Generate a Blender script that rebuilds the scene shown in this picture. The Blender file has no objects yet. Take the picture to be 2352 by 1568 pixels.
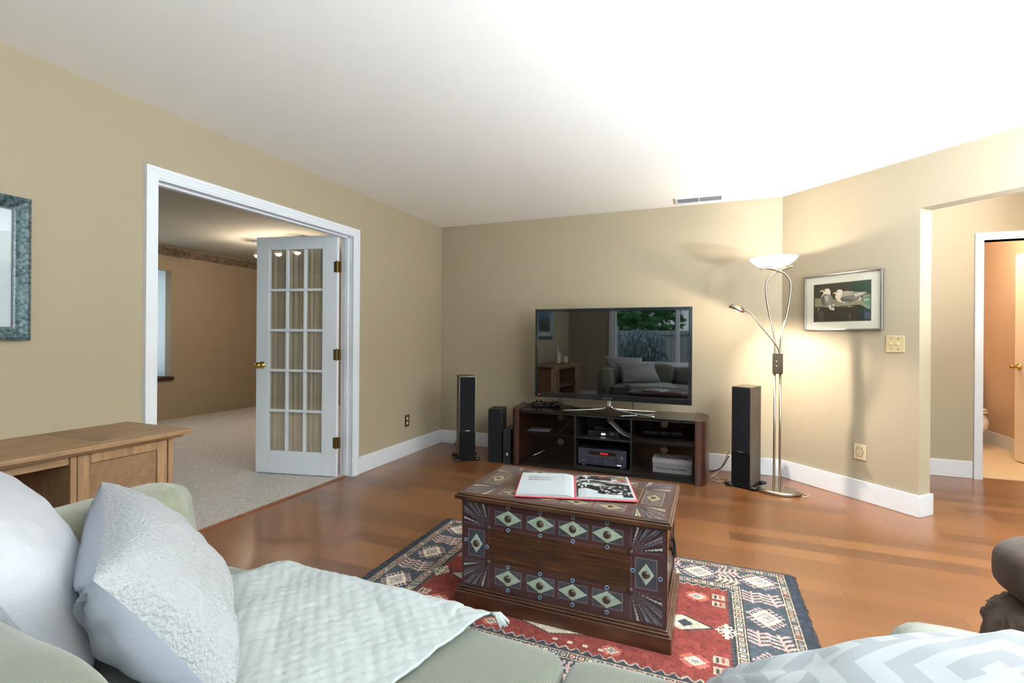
import bpy, math, random
import numpy as np
from mathutils import Vector, Matrix, noise
random.seed(7); rng = np.random.default_rng(7)
SC = bpy.context.scene
COL = SC.collection
PI = math.pi
H = 2.44

# ------------------------------------------------------------ camera
CAM = Vector((2.8038, -4.788, 1.1938)); YAW, ROLL = 0.3842, 0.0069
F = Vector((-math.sin(YAW), math.cos(YAW), 0)); R = Vector((math.cos(YAW), math.sin(YAW), 0)); U = Vector((0, 0, 1))
R2 = R*math.cos(ROLL) + U*math.sin(ROLL); U2 = U*math.cos(ROLL) - R*math.sin(ROLL)
cd = bpy.data.cameras.new('camera'); cd.sensor_width = 36; cd.lens = 1108.2/2352*36
cd.shift_y = -8.83/2352; cd.clip_start = 0.02
co = bpy.data.objects.new('camera', cd); COL.objects.link(co)
M = Matrix.Identity(4)
for i in range(3):
    M[i][0], M[i][1], M[i][2], M[i][3] = R2[i], U2[i], -F[i], CAM[i]
co.matrix_world = M; SC.camera = co

# ------------------------------------------------------------ world, exposure, daylight
SC.view_settings.view_transform = 'Standard'; SC.view_settings.look = 'None'
SC.view_settings.gamma = 1; SC.view_settings.use_curve_mapping = False
SC.view_settings.exposure = 1.25
SC.cycles.max_bounces = 12; SC.cycles.diffuse_bounces = 8; SC.cycles.glossy_bounces = 5
SC.cycles.transmission_bounces = 8; SC.cycles.transparent_max_bounces = 12
SC.cycles.caustics_reflective = False; SC.cycles.caustics_refractive = False
SC.cycles.sample_clamp_indirect = 6
w = bpy.data.worlds.new('overcast_sky'); SC.world = w; w.use_nodes = True
bg = w.node_tree.nodes['Background']; bg.inputs[0].default_value = (0.80, 0.92, 1.0, 1); bg.inputs[1].default_value = 1.0

def add_light(name, kind, loc, energy, color, size=0.1, rot=(0, 0, 0), sy=None, spot=None, blend=.5, portal=False):
    d = bpy.data.lights.new(name, kind); d.energy = energy; d.color = color
    if kind == 'AREA':
        d.size = size
        if sy: d.shape = 'RECTANGLE'; d.size_y = sy
        if portal: d.cycles.is_portal = True
    else: d.shadow_soft_size = size
    if spot: d.spot_size = spot; d.spot_blend = blend
    o = bpy.data.objects.new(name, d); COL.objects.link(o); o.location = loc; o.rotation_euler = rot
    return o
# portals only guide the sampling of the sky through the window openings
add_light('sky_portal_rear', 'AREA', (2.53, -5.75, 1.42), 1, (1, 1, 1), 3.4, (PI/2, 0, 0), 1.5, portal=True)
add_light('sky_portal_patio', 'AREA', (5.8, -3.95, 1.1), 1, (1, 1, 1), 2.1, (PI/2, 0, PI/2), 2.3, portal=True)
add_light('sky_portal_side', 'AREA', (-2.25, -5.2, 1.22), 1, (1, 1, 1), 3.4, (PI/2, 0, 0), 1.9, portal=True)
add_light('sky_portal_bay', 'AREA', (-4.9, -1.2, 1.36), 1, (1, 1, 1), 1.9, (PI/2, 0, -PI/2), 1.55, portal=True)
UPW = 120

# ------------------------------------------------------------ materials
def lin(c):
    return tuple((x/12.92 if x <= .04045 else ((x+.055)/1.055)**2.4) for x in [v/255 for v in c])
def mat(name, rgb, rough=.6, metal=0, bump=None, var=None, spec=None, coat=0, coat_rough=.1, sheen=0, emit=None, alpha=None, trans=0, ior=None, aniso=None):
    """rgb sRGB 0-255; bump=(scale,strength[,dist]); var=(scale,amount,rgb2)"""
    m = bpy.data.materials.new(name); m.use_nodes = True
    nt = m.node_tree; N = nt.nodes; L = nt.links; b = N['Principled BSDF']
    c = lin(rgb); b.inputs['Base Color'].default_value = (*c, 1)
    b.inputs['Roughness'].default_value = rough; b.inputs['Metallic'].default_value = metal
    if spec is not None: b.inputs['Specular IOR Level'].default_value = spec
    if coat: b.inputs['Coat Weight'].default_value = coat; b.inputs['Coat Roughness'].default_value = coat_rough
    if sheen: b.inputs['Sheen Weight'].default_value = sheen
    if trans: b.inputs['Transmission Weight'].default_value = trans
    if ior: b.inputs['IOR'].default_value = ior
    if alpha is not None: b.inputs['Alpha'].default_value = alpha
    if emit: b.inputs['Emission Color'].default_value = (*lin(emit[0]), 1); b.inputs['Emission Strength'].default_value = emit[1]
    if bump or var:
        tc = N.new('ShaderNodeTexCoord')
        mp = N.new('ShaderNodeMapping'); L.new(tc.outputs['Object'], mp.inputs[0])
        if aniso: mp.inputs['Scale'].default_value = aniso
    if var:
        n = N.new('ShaderNodeTexNoise'); n.inputs['Scale'].default_value = var[0]; n.inputs['Detail'].default_value = 4
        L.new(mp.outputs[0], n.inputs['Vector'])
        rp = N.new('ShaderNodeMapRange'); rp.inputs['From Min'].default_value = .35; rp.inputs['From Max'].default_value = .65
        rp.inputs['To Max'].default_value = var[1]; L.new(n.outputs['Fac'], rp.inputs['Value'])
        mx = N.new('ShaderNodeMix'); mx.data_type = 'RGBA'; L.new(rp.outputs[0], mx.inputs['Factor'])
        mx.inputs[6].default_value = (*c, 1); mx.inputs[7].default_value = (*lin(var[2]), 1)
        L.new(mx.outputs[2], b.inputs['Base Color'])
    if bump:
        n = N.new('ShaderNodeTexNoise'); n.inputs['Scale'].default_value = bump[0]; n.inputs['Detail'].default_value = 5
        L.new(mp.outputs[0], n.inputs['Vector'])
        bm_ = N.new('ShaderNodeBump'); bm_.inputs['Strength'].default_value = bump[1]
        bm_.inputs['Distance'].default_value = bump[2] if len(bump) > 2 else .01
        L.new(n.outputs['Fac'], bm_.inputs['Height']); L.new(bm_.outputs[0], b.inputs['Normal'])
    return m
def attr_mat(name, rough=.8, bump=None, coat=0, coat_rough=.05, spec=.5):
    m = mat(name, (128, 128, 128), rough, bump=bump, coat=coat, coat_rough=coat_rough, spec=spec)
    a = m.node_tree.nodes.new('ShaderNodeAttribute'); a.attribute_name = 'col'
    m.node_tree.links.new(a.outputs['Color'], m.node_tree.nodes['Principled BSDF'].inputs['Base Color'])
    return m
def wood(name, c1, c2, scale=(1, 12, 12), rough=.45, coat=0, nscale=4, bump=.15):
    m = bpy.data.materials.new(name); m.use_nodes = True
    nt = m.node_tree; N = nt.nodes; L = nt.links; b = N['Principled BSDF']
    tc = N.new('ShaderNodeTexCoord'); mp = N.new('ShaderNodeMapping'); mp.inputs['Scale'].default_value = scale
    L.new(tc.outputs['Object'], mp.inputs[0])
    n = N.new('ShaderNodeTexNoise'); n.inputs['Scale'].default_value = nscale; n.inputs['Detail'].default_value = 8; n.inputs['Distortion'].default_value = .6
    L.new(mp.outputs[0], n.inputs['Vector'])
    r = N.new('ShaderNodeValToRGB'); r.color_ramp.elements[0].position = .3; r.color_ramp.elements[1].position = .7
    r.color_ramp.elements[0].color = (*lin(c1), 1); r.color_ramp.elements[1].color = (*lin(c2), 1)
    L.new(n.outputs['Fac'], r.inputs[0]); L.new(r.outputs[0], b.inputs['Base Color'])
    bm_ = N.new('ShaderNodeBump'); bm_.inputs['Strength'].default_value = bump; bm_.inputs['Distance'].default_value = .003
    L.new(n.outputs['Fac'], bm_.inputs['Height']); L.new(bm_.outputs[0], b.inputs['Normal'])
    b.inputs['Roughness'].default_value = rough
    if coat: b.inputs['Coat Weight'].default_value = coat; b.inputs['Coat Roughness'].default_value = .08
    return m
def math_node(nt, op, a, b=None):
    n = nt.nodes.new('ShaderNodeMath'); n.operation = op
    for i, v in enumerate((a, b)):
        if v is None: continue
        if isinstance(v, (int, float)): n.inputs[i].default_value = v
        else: nt.links.new(v, n.inputs[i])
    return n.outputs[0]
def floor_mat():
    m = bpy.data.materials.new('hardwood_planks'); m.use_nodes = True
    nt = m.node_tree; N = nt.nodes; L = nt.links; b = N['Principled BSDF']
    tc = N.new('ShaderNodeTexCoord'); sp = N.new('ShaderNodeSeparateXYZ'); L.new(tc.outputs['Object'], sp.inputs[0])
    PW, PL = .125, 1.15
    ry = math_node(nt, 'DIVIDE', sp.outputs['Y'], PW); row = math_node(nt, 'FLOOR', ry)
    wn = N.new('ShaderNodeTexWhiteNoise'); wn.noise_dimensions = '1D'; L.new(row, wn.inputs['W'])
    sx = math_node(nt, 'ADD', math_node(nt, 'DIVIDE', sp.outputs['X'], PL), math_node(nt, 'MULTIPLY', wn.outputs['Value'], 7.3))
    colm = math_node(nt, 'FLOOR', sx)
    cb = N.new('ShaderNodeCombineXYZ'); L.new(row, cb.inputs[0]); L.new(colm, cb.inputs[1])
    w2 = N.new('ShaderNodeTexWhiteNoise'); w2.noise_dimensions = '3D'; L.new(cb.outputs[0], w2.inputs['Vector'])
    # grain
    cb2 = N.new('ShaderNodeCombineXYZ'); L.new(math_node(nt, 'MULTIPLY', sp.outputs['X'], 1.3), cb2.inputs[0])
    L.new(math_node(nt, 'MULTIPLY', sp.outputs['Y'], 16), cb2.inputs[1]); L.new(math_node(nt, 'MULTIPLY', w2.outputs['Value'], 40), cb2.inputs[2])
    n = N.new('ShaderNodeTexNoise'); n.inputs['Scale'].default_value = 1.6; n.inputs['Detail'].default_value = 1.5; n.inputs['Distortion'].default_value = .3
    L.new(cb2.outputs[0], n.inputs['Vector'])
    f = math_node(nt, 'ADD', math_node(nt, 'MULTIPLY', w2.outputs['Value'], .40), math_node(nt, 'ADD', math_node(nt, 'MULTIPLY', n.outputs['Fac'], .24), .16))
    r = N.new('ShaderNodeValToRGB'); e = r.color_ramp.elements
    e[0].position = .18; e[0].color = (*lin((88, 53, 31)), 1); e[1].position = .85; e[1].color = (*lin((140, 93, 54)), 1)
    e2 = e.new(.5); e2.color = (*lin((118, 75, 43)), 1)
    L.new(f, r.inputs[0])
    # seams
    fy = math_node(nt, 'FRACT', ry); dy = math_node(nt, 'MINIMUM', fy, math_node(nt, 'SUBTRACT', 1, fy))
    fx = math_node(nt, 'FRACT', sx); dx = math_node(nt, 'MINIMUM', fx, math_node(nt, 'SUBTRACT', 1, fx))
    sy_ = math_node(nt, 'LESS_THAN', dy, .007); sx_ = math_node(nt, 'LESS_THAN', dx, .0014)
    seam = math_node(nt, 'MAXIMUM', math_node(nt, 'MULTIPLY', sy_, .28), math_node(nt, 'MULTIPLY', sx_, .75))
    mx = N.new('ShaderNodeMix'); mx.data_type = 'RGBA'; L.new(seam, mx.inputs['Factor']); L.new(r.outputs[0], mx.inputs[6])
    mx.inputs[7].default_value = (*lin((62, 34, 20)), 1); L.new(mx.outputs[2], b.inputs['Base Color'])
    bm_ = N.new('ShaderNodeBump'); bm_.inputs['Strength'].default_value = .06; bm_.inputs['Distance'].default_value = .0006
    hh = math_node(nt, 'SUBTRACT', math_node(nt, 'MULTIPLY', n.outputs['Fac'], .05), seam)
    L.new(hh, bm_.inputs['Height']); L.new(bm_.outputs[0], b.inputs['Normal'])
    b.inputs['Roughness'].default_value = .29
    b.inputs['Coat Weight'].default_value = .3; b.inputs['Coat Roughness'].default_value = .28
    return m
def stripe_mat(name, c1, c2, freq, axis='X', rough=.8, depth=.3, dist=.002, sheen=0, axis2=None, freq2=0, var=None):
    m = bpy.data.materials.new(name); m.use_nodes = True
    nt = m.node_tree; N = nt.nodes; L = nt.links; b = N['Principled BSDF']
    tc = N.new('ShaderNodeTexCoord'); sp = N.new('ShaderNodeSeparateXYZ'); L.new(tc.outputs['Object'], sp.inputs[0])
    s = math_node(nt, 'SINE', math_node(nt, 'MULTIPLY', sp.outputs[axis], freq*2*PI))
    h = math_node(nt, 'ADD', math_node(nt, 'MULTIPLY', s, .5), .5)
    if axis2:
        s2 = math_node(nt, 'SINE', math_node(nt, 'MULTIPLY', sp.outputs[axis2], freq2*2*PI))
        h = math_node(nt, 'MULTIPLY', h, math_node(nt, 'ADD', math_node(nt, 'MULTIPLY', s2, .5), .5))
    n = N.new('ShaderNodeTexNoise'); n.inputs['Scale'].default_value = 30; L.new(tc.outputs['Object'], n.inputs['Vector'])
    hf = math_node(nt, 'ADD', math_node(nt, 'MULTIPLY', h, .75), math_node(nt, 'MULTIPLY', n.outputs['Fac'], .35))
    mx = N.new('ShaderNodeMix'); mx.data_type = 'RGBA'; L.new(hf, mx.inputs['Factor'])
    mx.inputs[6].default_value = (*lin(c1), 1); mx.inputs[7].default_value = (*lin(c2), 1)
    out = mx.outputs[2]
    if var:
        n2 = N.new('ShaderNodeTexNoise'); n2.inputs['Scale'].default_value = var[0]; n2.inputs['Detail'].default_value = 3
        L.new(tc.outputs['Object'], n2.inputs['Vector'])
        mr = N.new('ShaderNodeMapRange'); mr.inputs['From Min'].default_value = .4; mr.inputs['From Max'].default_value = .62
        mr.inputs['To Max'].default_value = var[1]; L.new(n2.outputs['Fac'], mr.inputs['Value'])
        m2 = N.new('ShaderNodeMix'); m2.data_type = 'RGBA'; L.new(mr.outputs[0], m2.inputs['Factor']); L.new(out, m2.inputs[6])
        m2.inputs[7].default_value = (*lin(var[2]), 1); out = m2.outputs[2]
    L.new(out, b.inputs['Base Color'])
    bm_ = N.new('ShaderNodeBump'); bm_.inputs['Strength'].default_value = depth; bm_.inputs['Distance'].default_value = dist
    L.new(hf, bm_.inputs['Height']); L.new(bm_.outputs[0], b.inputs['Normal'])
    b.inputs['Roughness'].default_value = rough
    if sheen: b.inputs['Sheen Weight'].default_value = sheen
    return m

WALLC = (162, 151, 130)
MT = dict(
    wall=mat('wall_paint', WALLC, .75, bump=(350, .06, .002), spec=.3),
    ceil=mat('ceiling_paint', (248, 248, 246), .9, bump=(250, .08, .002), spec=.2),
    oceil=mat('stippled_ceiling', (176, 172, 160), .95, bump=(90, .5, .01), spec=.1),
    owall=mat('beige_wall_paint', (158, 142, 120), .85, bump=(300, .08, .002), spec=.2),
    bathwall=mat('peach_wall_paint', (196, 172, 146), .7, spec=.3),
    tile=mat('bath_tile_floor', (222, 200, 160), .4, var=(8, .4, (205, 180, 140))),
    trim=mat('white_trim_paint', (220, 227, 236), .38, spec=.5),
    strip=mat('torn_wallpaper_strip', (128, 112, 92), .9, bump=(60, .5, .01), var=(22, .9, (92, 76, 60))),
    carpet=mat('beige_carpet', (232, 226, 222), .98, bump=(170, 1.0, .015), var=(110, .9, (178, 164, 152)), sheen=.2, spec=.1),
    floor=floor_mat(),
    glass=mat('clear_glass', (255, 255, 255), 0.0, trans=1, ior=1.45),
    brass=mat('polished_brass', (196, 160, 84), .22, 1),
    abrass=mat('antique_brass', (120, 98, 58), .35, 1),
    nickel=mat('brushed_nickel', (168, 158, 142), .3, 1),
    chrome=mat('chrome', (200, 198, 192), .12, 1),
    silver=mat('silver', (190, 192, 195), .25, 1),
    black=mat('black_plastic', (18, 18, 20), .35),
    blackm=mat('matte_black', (14, 14, 15), .8, spec=.15),
    grille=mat('speaker_grille_cloth', (24, 26, 30), .95, bump=(900, .5, .002), spec=.2),
    spkwood=wood('charcoal_woodgrain', (52, 46, 40), (92, 82, 68), (14, 14, 1), .5),
    spkblack=wood('black_ash_vinyl', (28, 28, 28), (44, 42, 40), (14, 14, 1), .5),
    screen=mat('television_glass', (6, 7, 9), .02, spec=.9, ior=1.78),
    bezel=mat('glossy_charcoal_bezel', (26, 28, 32), .12, coat=.5),
    blackglass=mat('black_glass', (8, 8, 8), .04, spec=.8, ior=1.6),
    darkwood=wood('espresso_veneer', (46, 24, 18), (70, 38, 28), (10, 10, 1), .35, .2),
    blackveneer=wood('black_veneer', (14, 12, 12), (28, 24, 24), (1, 10, 10), .5),
    trunkwood=wood('dark_stained_pine', (44, 27, 18), (84, 54, 34), (1.2, 9, 9), .35, .4),
    trunkpanel=wood('stained_pine_panel', (52, 30, 17), (96, 60, 34), (.9, 6, 6), .38, .3, 5),
    oak=wood('honey_oak', (126, 96, 68), (156, 124, 90), (9, .8, 9), .5, 0, 5, .3),
    oakv=wood('honey_oak_upright', (130, 98, 70), (162, 128, 94), (9, 9, .8), .5, 0, 5, .3),
    rattan=stripe_mat('woven_rattan', (108, 78, 54), (176, 142, 106), 150, 'Y', .7, .8, .003, axis2='Z', freq2=120),
    sofa=stripe_mat('sage_corduroy', (82, 87, 77), (106, 111, 98), 190, 'X', .95, .35, .0012, .25, var=(9, .35, (99, 104, 92))),
    sofaarm=stripe_mat('sage_chenille', (104, 108, 90), (130, 133, 113), 240, 'Y', .95, .6, .003, .4, var=(14, .5, (142, 145, 126))),
    plush=mat('white_boucle', (156, 160, 163), .95, bump=(120, 1.0, .012), sheen=.2, spec=.1),
    satin=mat('white_smooth_cotton', (164, 170, 184), .6, bump=(9, .25, .02)),
    cotton=mat('white_soft_cotton', (170, 173, 179), .9, bump=(25, .5, .01), spec=.1),
    quilt=mat('white_cotton_quilt', (158, 164, 163), .9, bump=(55, .5, .006), spec=.1),
    brown=mat('brown_microfibre', (74, 58, 48), .8, sheen=.08, bump=(30, .35, .006), var=(7, .5, (60, 50, 44))),
    porcelain=mat('porcelain', (236, 230, 216), .15),
    paper=mat('white_paper', (158, 165, 168), .7),
    redcover=mat('red_book_cloth', (205, 60, 80), .5),
    greybox=mat('grey_cardboard', (170, 172, 176), .7),
    ink=mat('black_ink', (20, 20, 22), .8),
    cream=mat('ivory_plastic', (200, 186, 154), .4),
    cable=mat('black_cable', (22, 22, 22), .5),
    wcable=mat('clear_white_cable', (206, 190, 160), .5),
    bcable=mat('beige_cable', (150, 130, 110), .5),
    pale=mat('pale_celadon_paint', (158, 174, 158), .55, var=(60, .6, (130, 144, 128))),
    stud=mat('dark_bronze_stud', (74, 60, 52), .4, .4),
    ring=mat('blue_grey_ring', (98, 136, 162), .45),
    iron=mat('black_iron', (22, 20, 20), .5, .6),
    whiteled=mat('lit_display_digits', (230, 240, 255), .5, emit=((230, 240, 255), 2.5)),
    redled=mat('red_display_glow', (120, 20, 20), .5, emit=((150, 20, 15), .5)),
    orangeled=mat('red_standby_light', (255, 60, 30), .5, emit=((255, 70, 40), 3)),
    bulb=mat('lit_bulb', (255, 240, 210), .5, emit=((255, 225, 175), 22)),
    fence=stripe_mat('weathered_fence_boards', (165, 168, 172), (205, 208, 214), 7, 'X', .9, .5, .01),
    grass=mat('lawn', (92, 112, 66), .95, bump=(60, 1, .03), var=(3, .8, (70, 92, 52))),
    leafg=mat('green_leaves', (96, 168, 92), .6, var=(3, .8, (64, 130, 74))),
    leafb=mat('blue_grey_leaves', (176, 196, 208), .6, var=(5, .8, (130, 150, 164))),
    leafy=mat('tan_leaves', (168, 158, 120), .6, var=(5, .8, (112, 116, 84))),
    bark=mat('bark', (84, 66, 52), .9, bump=(30, .8, .02)),
)
def frosted():
    m = bpy.data.materials.new('frosted_white_glass'); m.use_nodes = True
    nt = m.node_tree; N = nt.nodes; L = nt.links; b = N['Principled BSDF']
    b.inputs['Base Color'].default_value = (.95, .92, .86, 1); b.inputs['Roughness'].default_value = .35
    b.inputs['Emission Color'].default_value = (1, .88, .70, 1); b.inputs['Emission Strength'].default_value = 1.0
    t = N.new('ShaderNodeBsdfTranslucent'); t.inputs[0].default_value = (.95, .9, .82, 1)
    mx = N.new('ShaderNodeMixShader'); mx.inputs[0].default_value = .22
    L.new(b.outputs[0], mx.inputs[1]); L.new(t.outputs[0], mx.inputs[2]); L.new(mx.outputs[0], N['Material Output'].inputs[0])
    return m
MT['frosted'] = frosted()
def sheer():
    m = bpy.data.materials.new('sheer_curtain'); m.use_nodes = True
    nt = m.node_tree; N = nt.nodes; L = nt.links; b = N['Principled BSDF']
    tc = N.new('ShaderNodeTexCoord'); sp = N.new('ShaderNodeSeparateXYZ'); L.new(tc.outputs['Object'], sp.inputs[0])
    n = N.new('ShaderNodeTexNoise'); n.noise_dimensions = '1D'; n.inputs['Scale'].default_value = 60; n.inputs['Detail'].default_value = 3
    L.new(sp.outputs['X'], n.inputs['W'])
    b.inputs['Base Color'].default_value = (*lin((186, 172, 156)), 1); b.inputs['Roughness'].default_value = .9
    t = N.new('ShaderNodeBsdfTransparent'); mx = N.new('ShaderNodeMixShader')
    mr = N.new('ShaderNodeMapRange'); mr.inputs['From Min'].default_value = .3; mr.inputs['From Max'].default_value = .7
    mr.inputs['To Min'].default_value = .50; mr.inputs['To Max'].default_value = .74
    L.new(n.outputs['Fac'], mr.inputs['Value']); L.new(mr.outputs[0], mx.inputs[0])
    L.new(t.outputs[0], mx.inputs[1]); L.new(b.outputs[0], mx.inputs[2]); L.new(mx.outputs[0], N['Material Output'].inputs[0])
    return m
MT['sheer'] = sheer()
def thin_glass(name, tint=(1, 1, 1), refl=1.0):
    m = bpy.data.materials.new(name); m.use_nodes = True
    nt = m.node_tree; N = nt.nodes; L = nt.links; N.remove(N['Principled BSDF'])
    t = N.new('ShaderNodeBsdfTransparent'); t.inputs[0].default_value = (*tint, 1)
    g = N.new('ShaderNodeBsdfGlossy'); g.inputs['Roughness'].default_value = .01
    fr = N.new('ShaderNodeFresnel'); fr.inputs[0].default_value = 1.5
    ge = N.new('ShaderNodeNewGeometry'); front = math_node(nt, 'SUBTRACT', 1, ge.outputs['Backfacing'])
    mx = N.new('ShaderNodeMixShader'); L.new(math_node(nt, 'MULTIPLY', fr.outputs[0], front), mx.inputs[0])
    L.new(t.outputs[0], mx.inputs[1]); L.new(g.outputs[0], mx.inputs[2]); L.new(mx.outputs[0], N['Material Output'].inputs[0])
    return m
MT['pane'] = thin_glass('window_glass', (.96, .98, .97))
MT['tinted'] = thin_glass('smoked_glass', (.80, .79, .80))
ATT = attr_mat('woven_wool_pile', .95, bump=(700, .6, .003), spec=.15)
ATTP = attr_mat('printed_paper', .35)
ATTL = attr_mat('painted_lacquer', .42, bump=(240, .25, .002), coat=.35, coat_rough=.15)

# ------------------------------------------------------------ mesh helpers
class MB:
    def __init__(s): s.v = []; s.f = []; s.c = []
    def add(s, vs, fs, c=None):
        k = len(s.v); s.v += [tuple(p) for p in vs]; s.f += [tuple(i+k for i in f) for f in fs]; s.c += [c]*len(fs); return s
    def box(s, x0, y0, z0, x1, y1, z1, M=None, c=None):
        vs = [(x, y, z) for z in (z0, z1) for y in (y0, y1) for x in (x0, x1)]
        if M: vs = [M @ Vector(p) for p in vs]
        return s.add(vs, [(0, 2, 3, 1), (4, 5, 7, 6), (0, 1, 5, 4), (2, 6, 7, 3), (0, 4, 6, 2), (1, 3, 7, 5)], c)
    def prism(s, poly, z0, z1, M=None):
        n = len(poly); a = sum(poly[i][0]*poly[(i+1) % n][1]-poly[(i+1) % n][0]*poly[i][1] for i in range(n))
        if a < 0: poly = poly[::-1]
        vs = [(x, y, z0) for x, y in poly]+[(x, y, z1) for x, y in poly]
        if M: vs = [M @ Vector(p) for p in vs]
        return s.add(vs, [tuple(range(n-1, -1, -1)), tuple(range(n, 2*n))]+[(i, (i+1) % n, n+(i+1) % n, n+i) for i in range(n)])
    def lathe(s, prof, n=32, M=None, sx=1, sy=1, closed=False):
        vs = []; m = len(prof)
        for r, z in prof:
            for k in range(n):
                a = 2*PI*k/n; vs.append((r*math.cos(a)*sx, r*math.sin(a)*sy, z))
        if M: vs = [M @ Vector(p) for p in vs]
        fs = [(i*n+k, i*n+(k+1) % n, ((i+1) % m)*n+(k+1) % n, ((i+1) % m)*n+k) for i in range(m if closed else m-1) for k in range(n)]
        if not closed:
            fs.append(tuple(range(n-1, -1, -1))); fs.append(tuple((m-1)*n+k for k in range(n)))
        return s.add(vs, fs)
    def tube(s, pts, r, n=8):
        pts = [Vector(p) for p in pts]; rs = r if isinstance(r, (list, tuple)) else [r]*len(pts)
        t0 = (pts[1]-pts[0]).normalized(); up = Vector((0, 0, 1)) if abs(t0.z) < .9 else Vector((1, 0, 0))
        nx = t0.cross(up).normalized(); vs = []
        for i, p in enumerate(pts):
            t = (pts[min(i+1, len(pts)-1)]-pts[max(i-1, 0)]).normalized()
            nx = (nx-t*nx.dot(t)).normalized(); ny = t.cross(nx)
            for k in range(n):
                a = 2*PI*k/n; vs.append(p+(nx*math.cos(a)+ny*math.sin(a))*rs[i])
        m = len(pts)
        fs = [(i*n+k, i*n+(k+1) % n, (i+1)*n+(k+1) % n, (i+1)*n+k) for i in range(m-1) for k in range(n)]
        fs += [tuple(range(n-1, -1, -1)), tuple((m-1)*n+k for k in range(n))]
        return s.add(vs, fs)
    def grid(s, fn, nu, nv, wrap=False):
        vs = [fn(i/nu, j/nv) for j in range(nv+1) for i in range(nu+1)]
        return s.add(vs, [(j*(nu+1)+i, j*(nu+1)+i+1, (j+1)*(nu+1)+i+1, (j+1)*(nu+1)+i) for j in range(nv) for i in range(nu)])
    def sell(s, c, r, e=(.5, .5), nu=40, nv=20, fn=None):
        """superellipsoid centred c radii r"""
        def pw(x, p): return math.copysign(abs(x)**p, x)
        vs = []
        for j in range(nv+1):
            ph = -PI/2+PI*j/nv
            for i in range(nu):
                th = 2*PI*i/nu
                x = pw(math.cos(ph), e[0])*pw(math.cos(th), e[1]); y = pw(math.cos(ph), e[0])*pw(math.sin(th), e[1]); z = pw(math.sin(ph), e[0])
                p = Vector((c[0]+r[0]*x, c[1]+r[1]*y, c[2]+r[2]*z))
                if fn: p = fn(p, x, y, z)
                vs.append(p)
        return s.add(vs, [(j*nu+i, j*nu+(i+1) % nu, (j+1)*nu+(i+1) % nu, (j+1)*nu+i) for j in range(nv) for i in range(nu)])
    def build(s, name, m, parent=None, bevel=0, seg=2, smooth=False, subsurf=0, loc=None, rotz=0, solid=0, uv=None):
        me = bpy.data.meshes.new(name)
        if loc is not None and parent is None:
            iv = (Matrix.Translation(loc) @ Matrix.Rotation(rotz, 4, 'Z')).inverted()
            s.v = [tuple(iv @ Vector(p)) for p in s.v]
        me.from_pydata(s.v, [], s.f); me.validate(); me.update()
        if any(c is not None for c in s.c) and len(me.polygons) == len(s.c):
            a = me.attributes.new('col', 'FLOAT_COLOR', 'FACE')
            a.data.foreach_set('color', np.array([(*(c or (.5, .5, .5)), 1) for c in s.c], dtype=np.float32).ravel())
        me.materials.append(m if not isinstance(m, str) else MT[m])
        if smooth: me.shade_smooth()
        o = bpy.data.objects.new(name, me); COL.objects.link(o)
        if parent: o.parent = parent
        if loc is not None and parent is None: o.location = loc; o.rotation_euler = (0, 0, rotz)
        if bevel:
            b = o.modifiers.new('bevel', 'BEVEL'); b.width = bevel; b.segments = seg; b.limit_method = 'ANGLE'; b.angle_limit = .6
            me.shade_smooth(); 
            wn = o.modifiers.new('wn', 'WEIGHTED_NORMAL'); wn.keep_sharp = True
        if solid: q = o.modifiers.new('solid', 'SOLIDIFY'); q.thickness = solid; q.offset = -1
        if subsurf: q = o.modifiers.new('sub', 'SUBSURF'); q.levels = subsurf; q.render_levels = subsurf
        return o
def tag(o, label=None, cat=None, group=None, kind=None):
    if label: o['label'] = label
    if cat: o['category'] = cat
    if group: o['group'] = group
    if kind: o['kind'] = kind
    return o
def thing(name, label, cat, loc=(0, 0, 0), rotz=0, group=None, kind=None):
    o = bpy.data.objects.new(name, None); COL.objects.link(o); o.location = loc; o.rotation_euler = (0, 0, rotz)
    o.empty_display_size = .1
    return tag(o, label, cat, group, kind)
def struct(o): o['kind'] = 'structure'; return o
def copy_tree(o, parent=None):
    c = o.copy(); COL.objects.link(c)
    if parent: c.parent = parent
    for ch in list(o.children): copy_tree(ch, c)
    return c
def rotM(rx=0, ry=0, rz=0, loc=(0, 0, 0)):
    return Matrix.Translation(loc) @ Matrix.Rotation(rz, 4, 'Z') @ Matrix.Rotation(ry, 4, 'Y') @ Matrix.Rotation(rx, 4, 'X')
_LT = {}
def text(name, body, size, parent, loc, rot, m, extrude=.0006, align='LEFT', bold=0, squash=1):
    c = bpy.data.curves.new(name, 'FONT'); c.body = body; c.size = size; c.extrude = extrude; c.align_x = align; c.offset = bold
    c.materials.append(MT[m]); o = bpy.data.objects.new(name, c); COL.objects.link(o)
    bpy.context.view_layer.update(); dg_ = bpy.context.evaluated_depsgraph_get()
    me = bpy.data.meshes.new_from_object(o.evaluated_get(dg_)); bpy.data.objects.remove(o)
    o = bpy.data.objects.new(name, me); COL.objects.link(o); o.parent = parent
    o.location = loc; o.rotation_euler = rot; o.scale = (squash, 1, 1); return o
def smooth_path(pts, n=8):
    """Catmull-Rom through pts"""
    P = [Vector(p) for p in pts]; P = [P[0]*2-P[1]]+P+[P[-1]*2-P[-2]]; out = []
    for i in range(1, len(P)-2):
        for k in range(n):
            t = k/n; a, b, c, d = P[i-1:i+3]
            out.append(.5*((2*b)+(c-a)*t+(2*a-5*b+4*c-d)*t*t+(3*b-a-3*c+d)*t**3))
    out.append(P[-2]); return out

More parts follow.
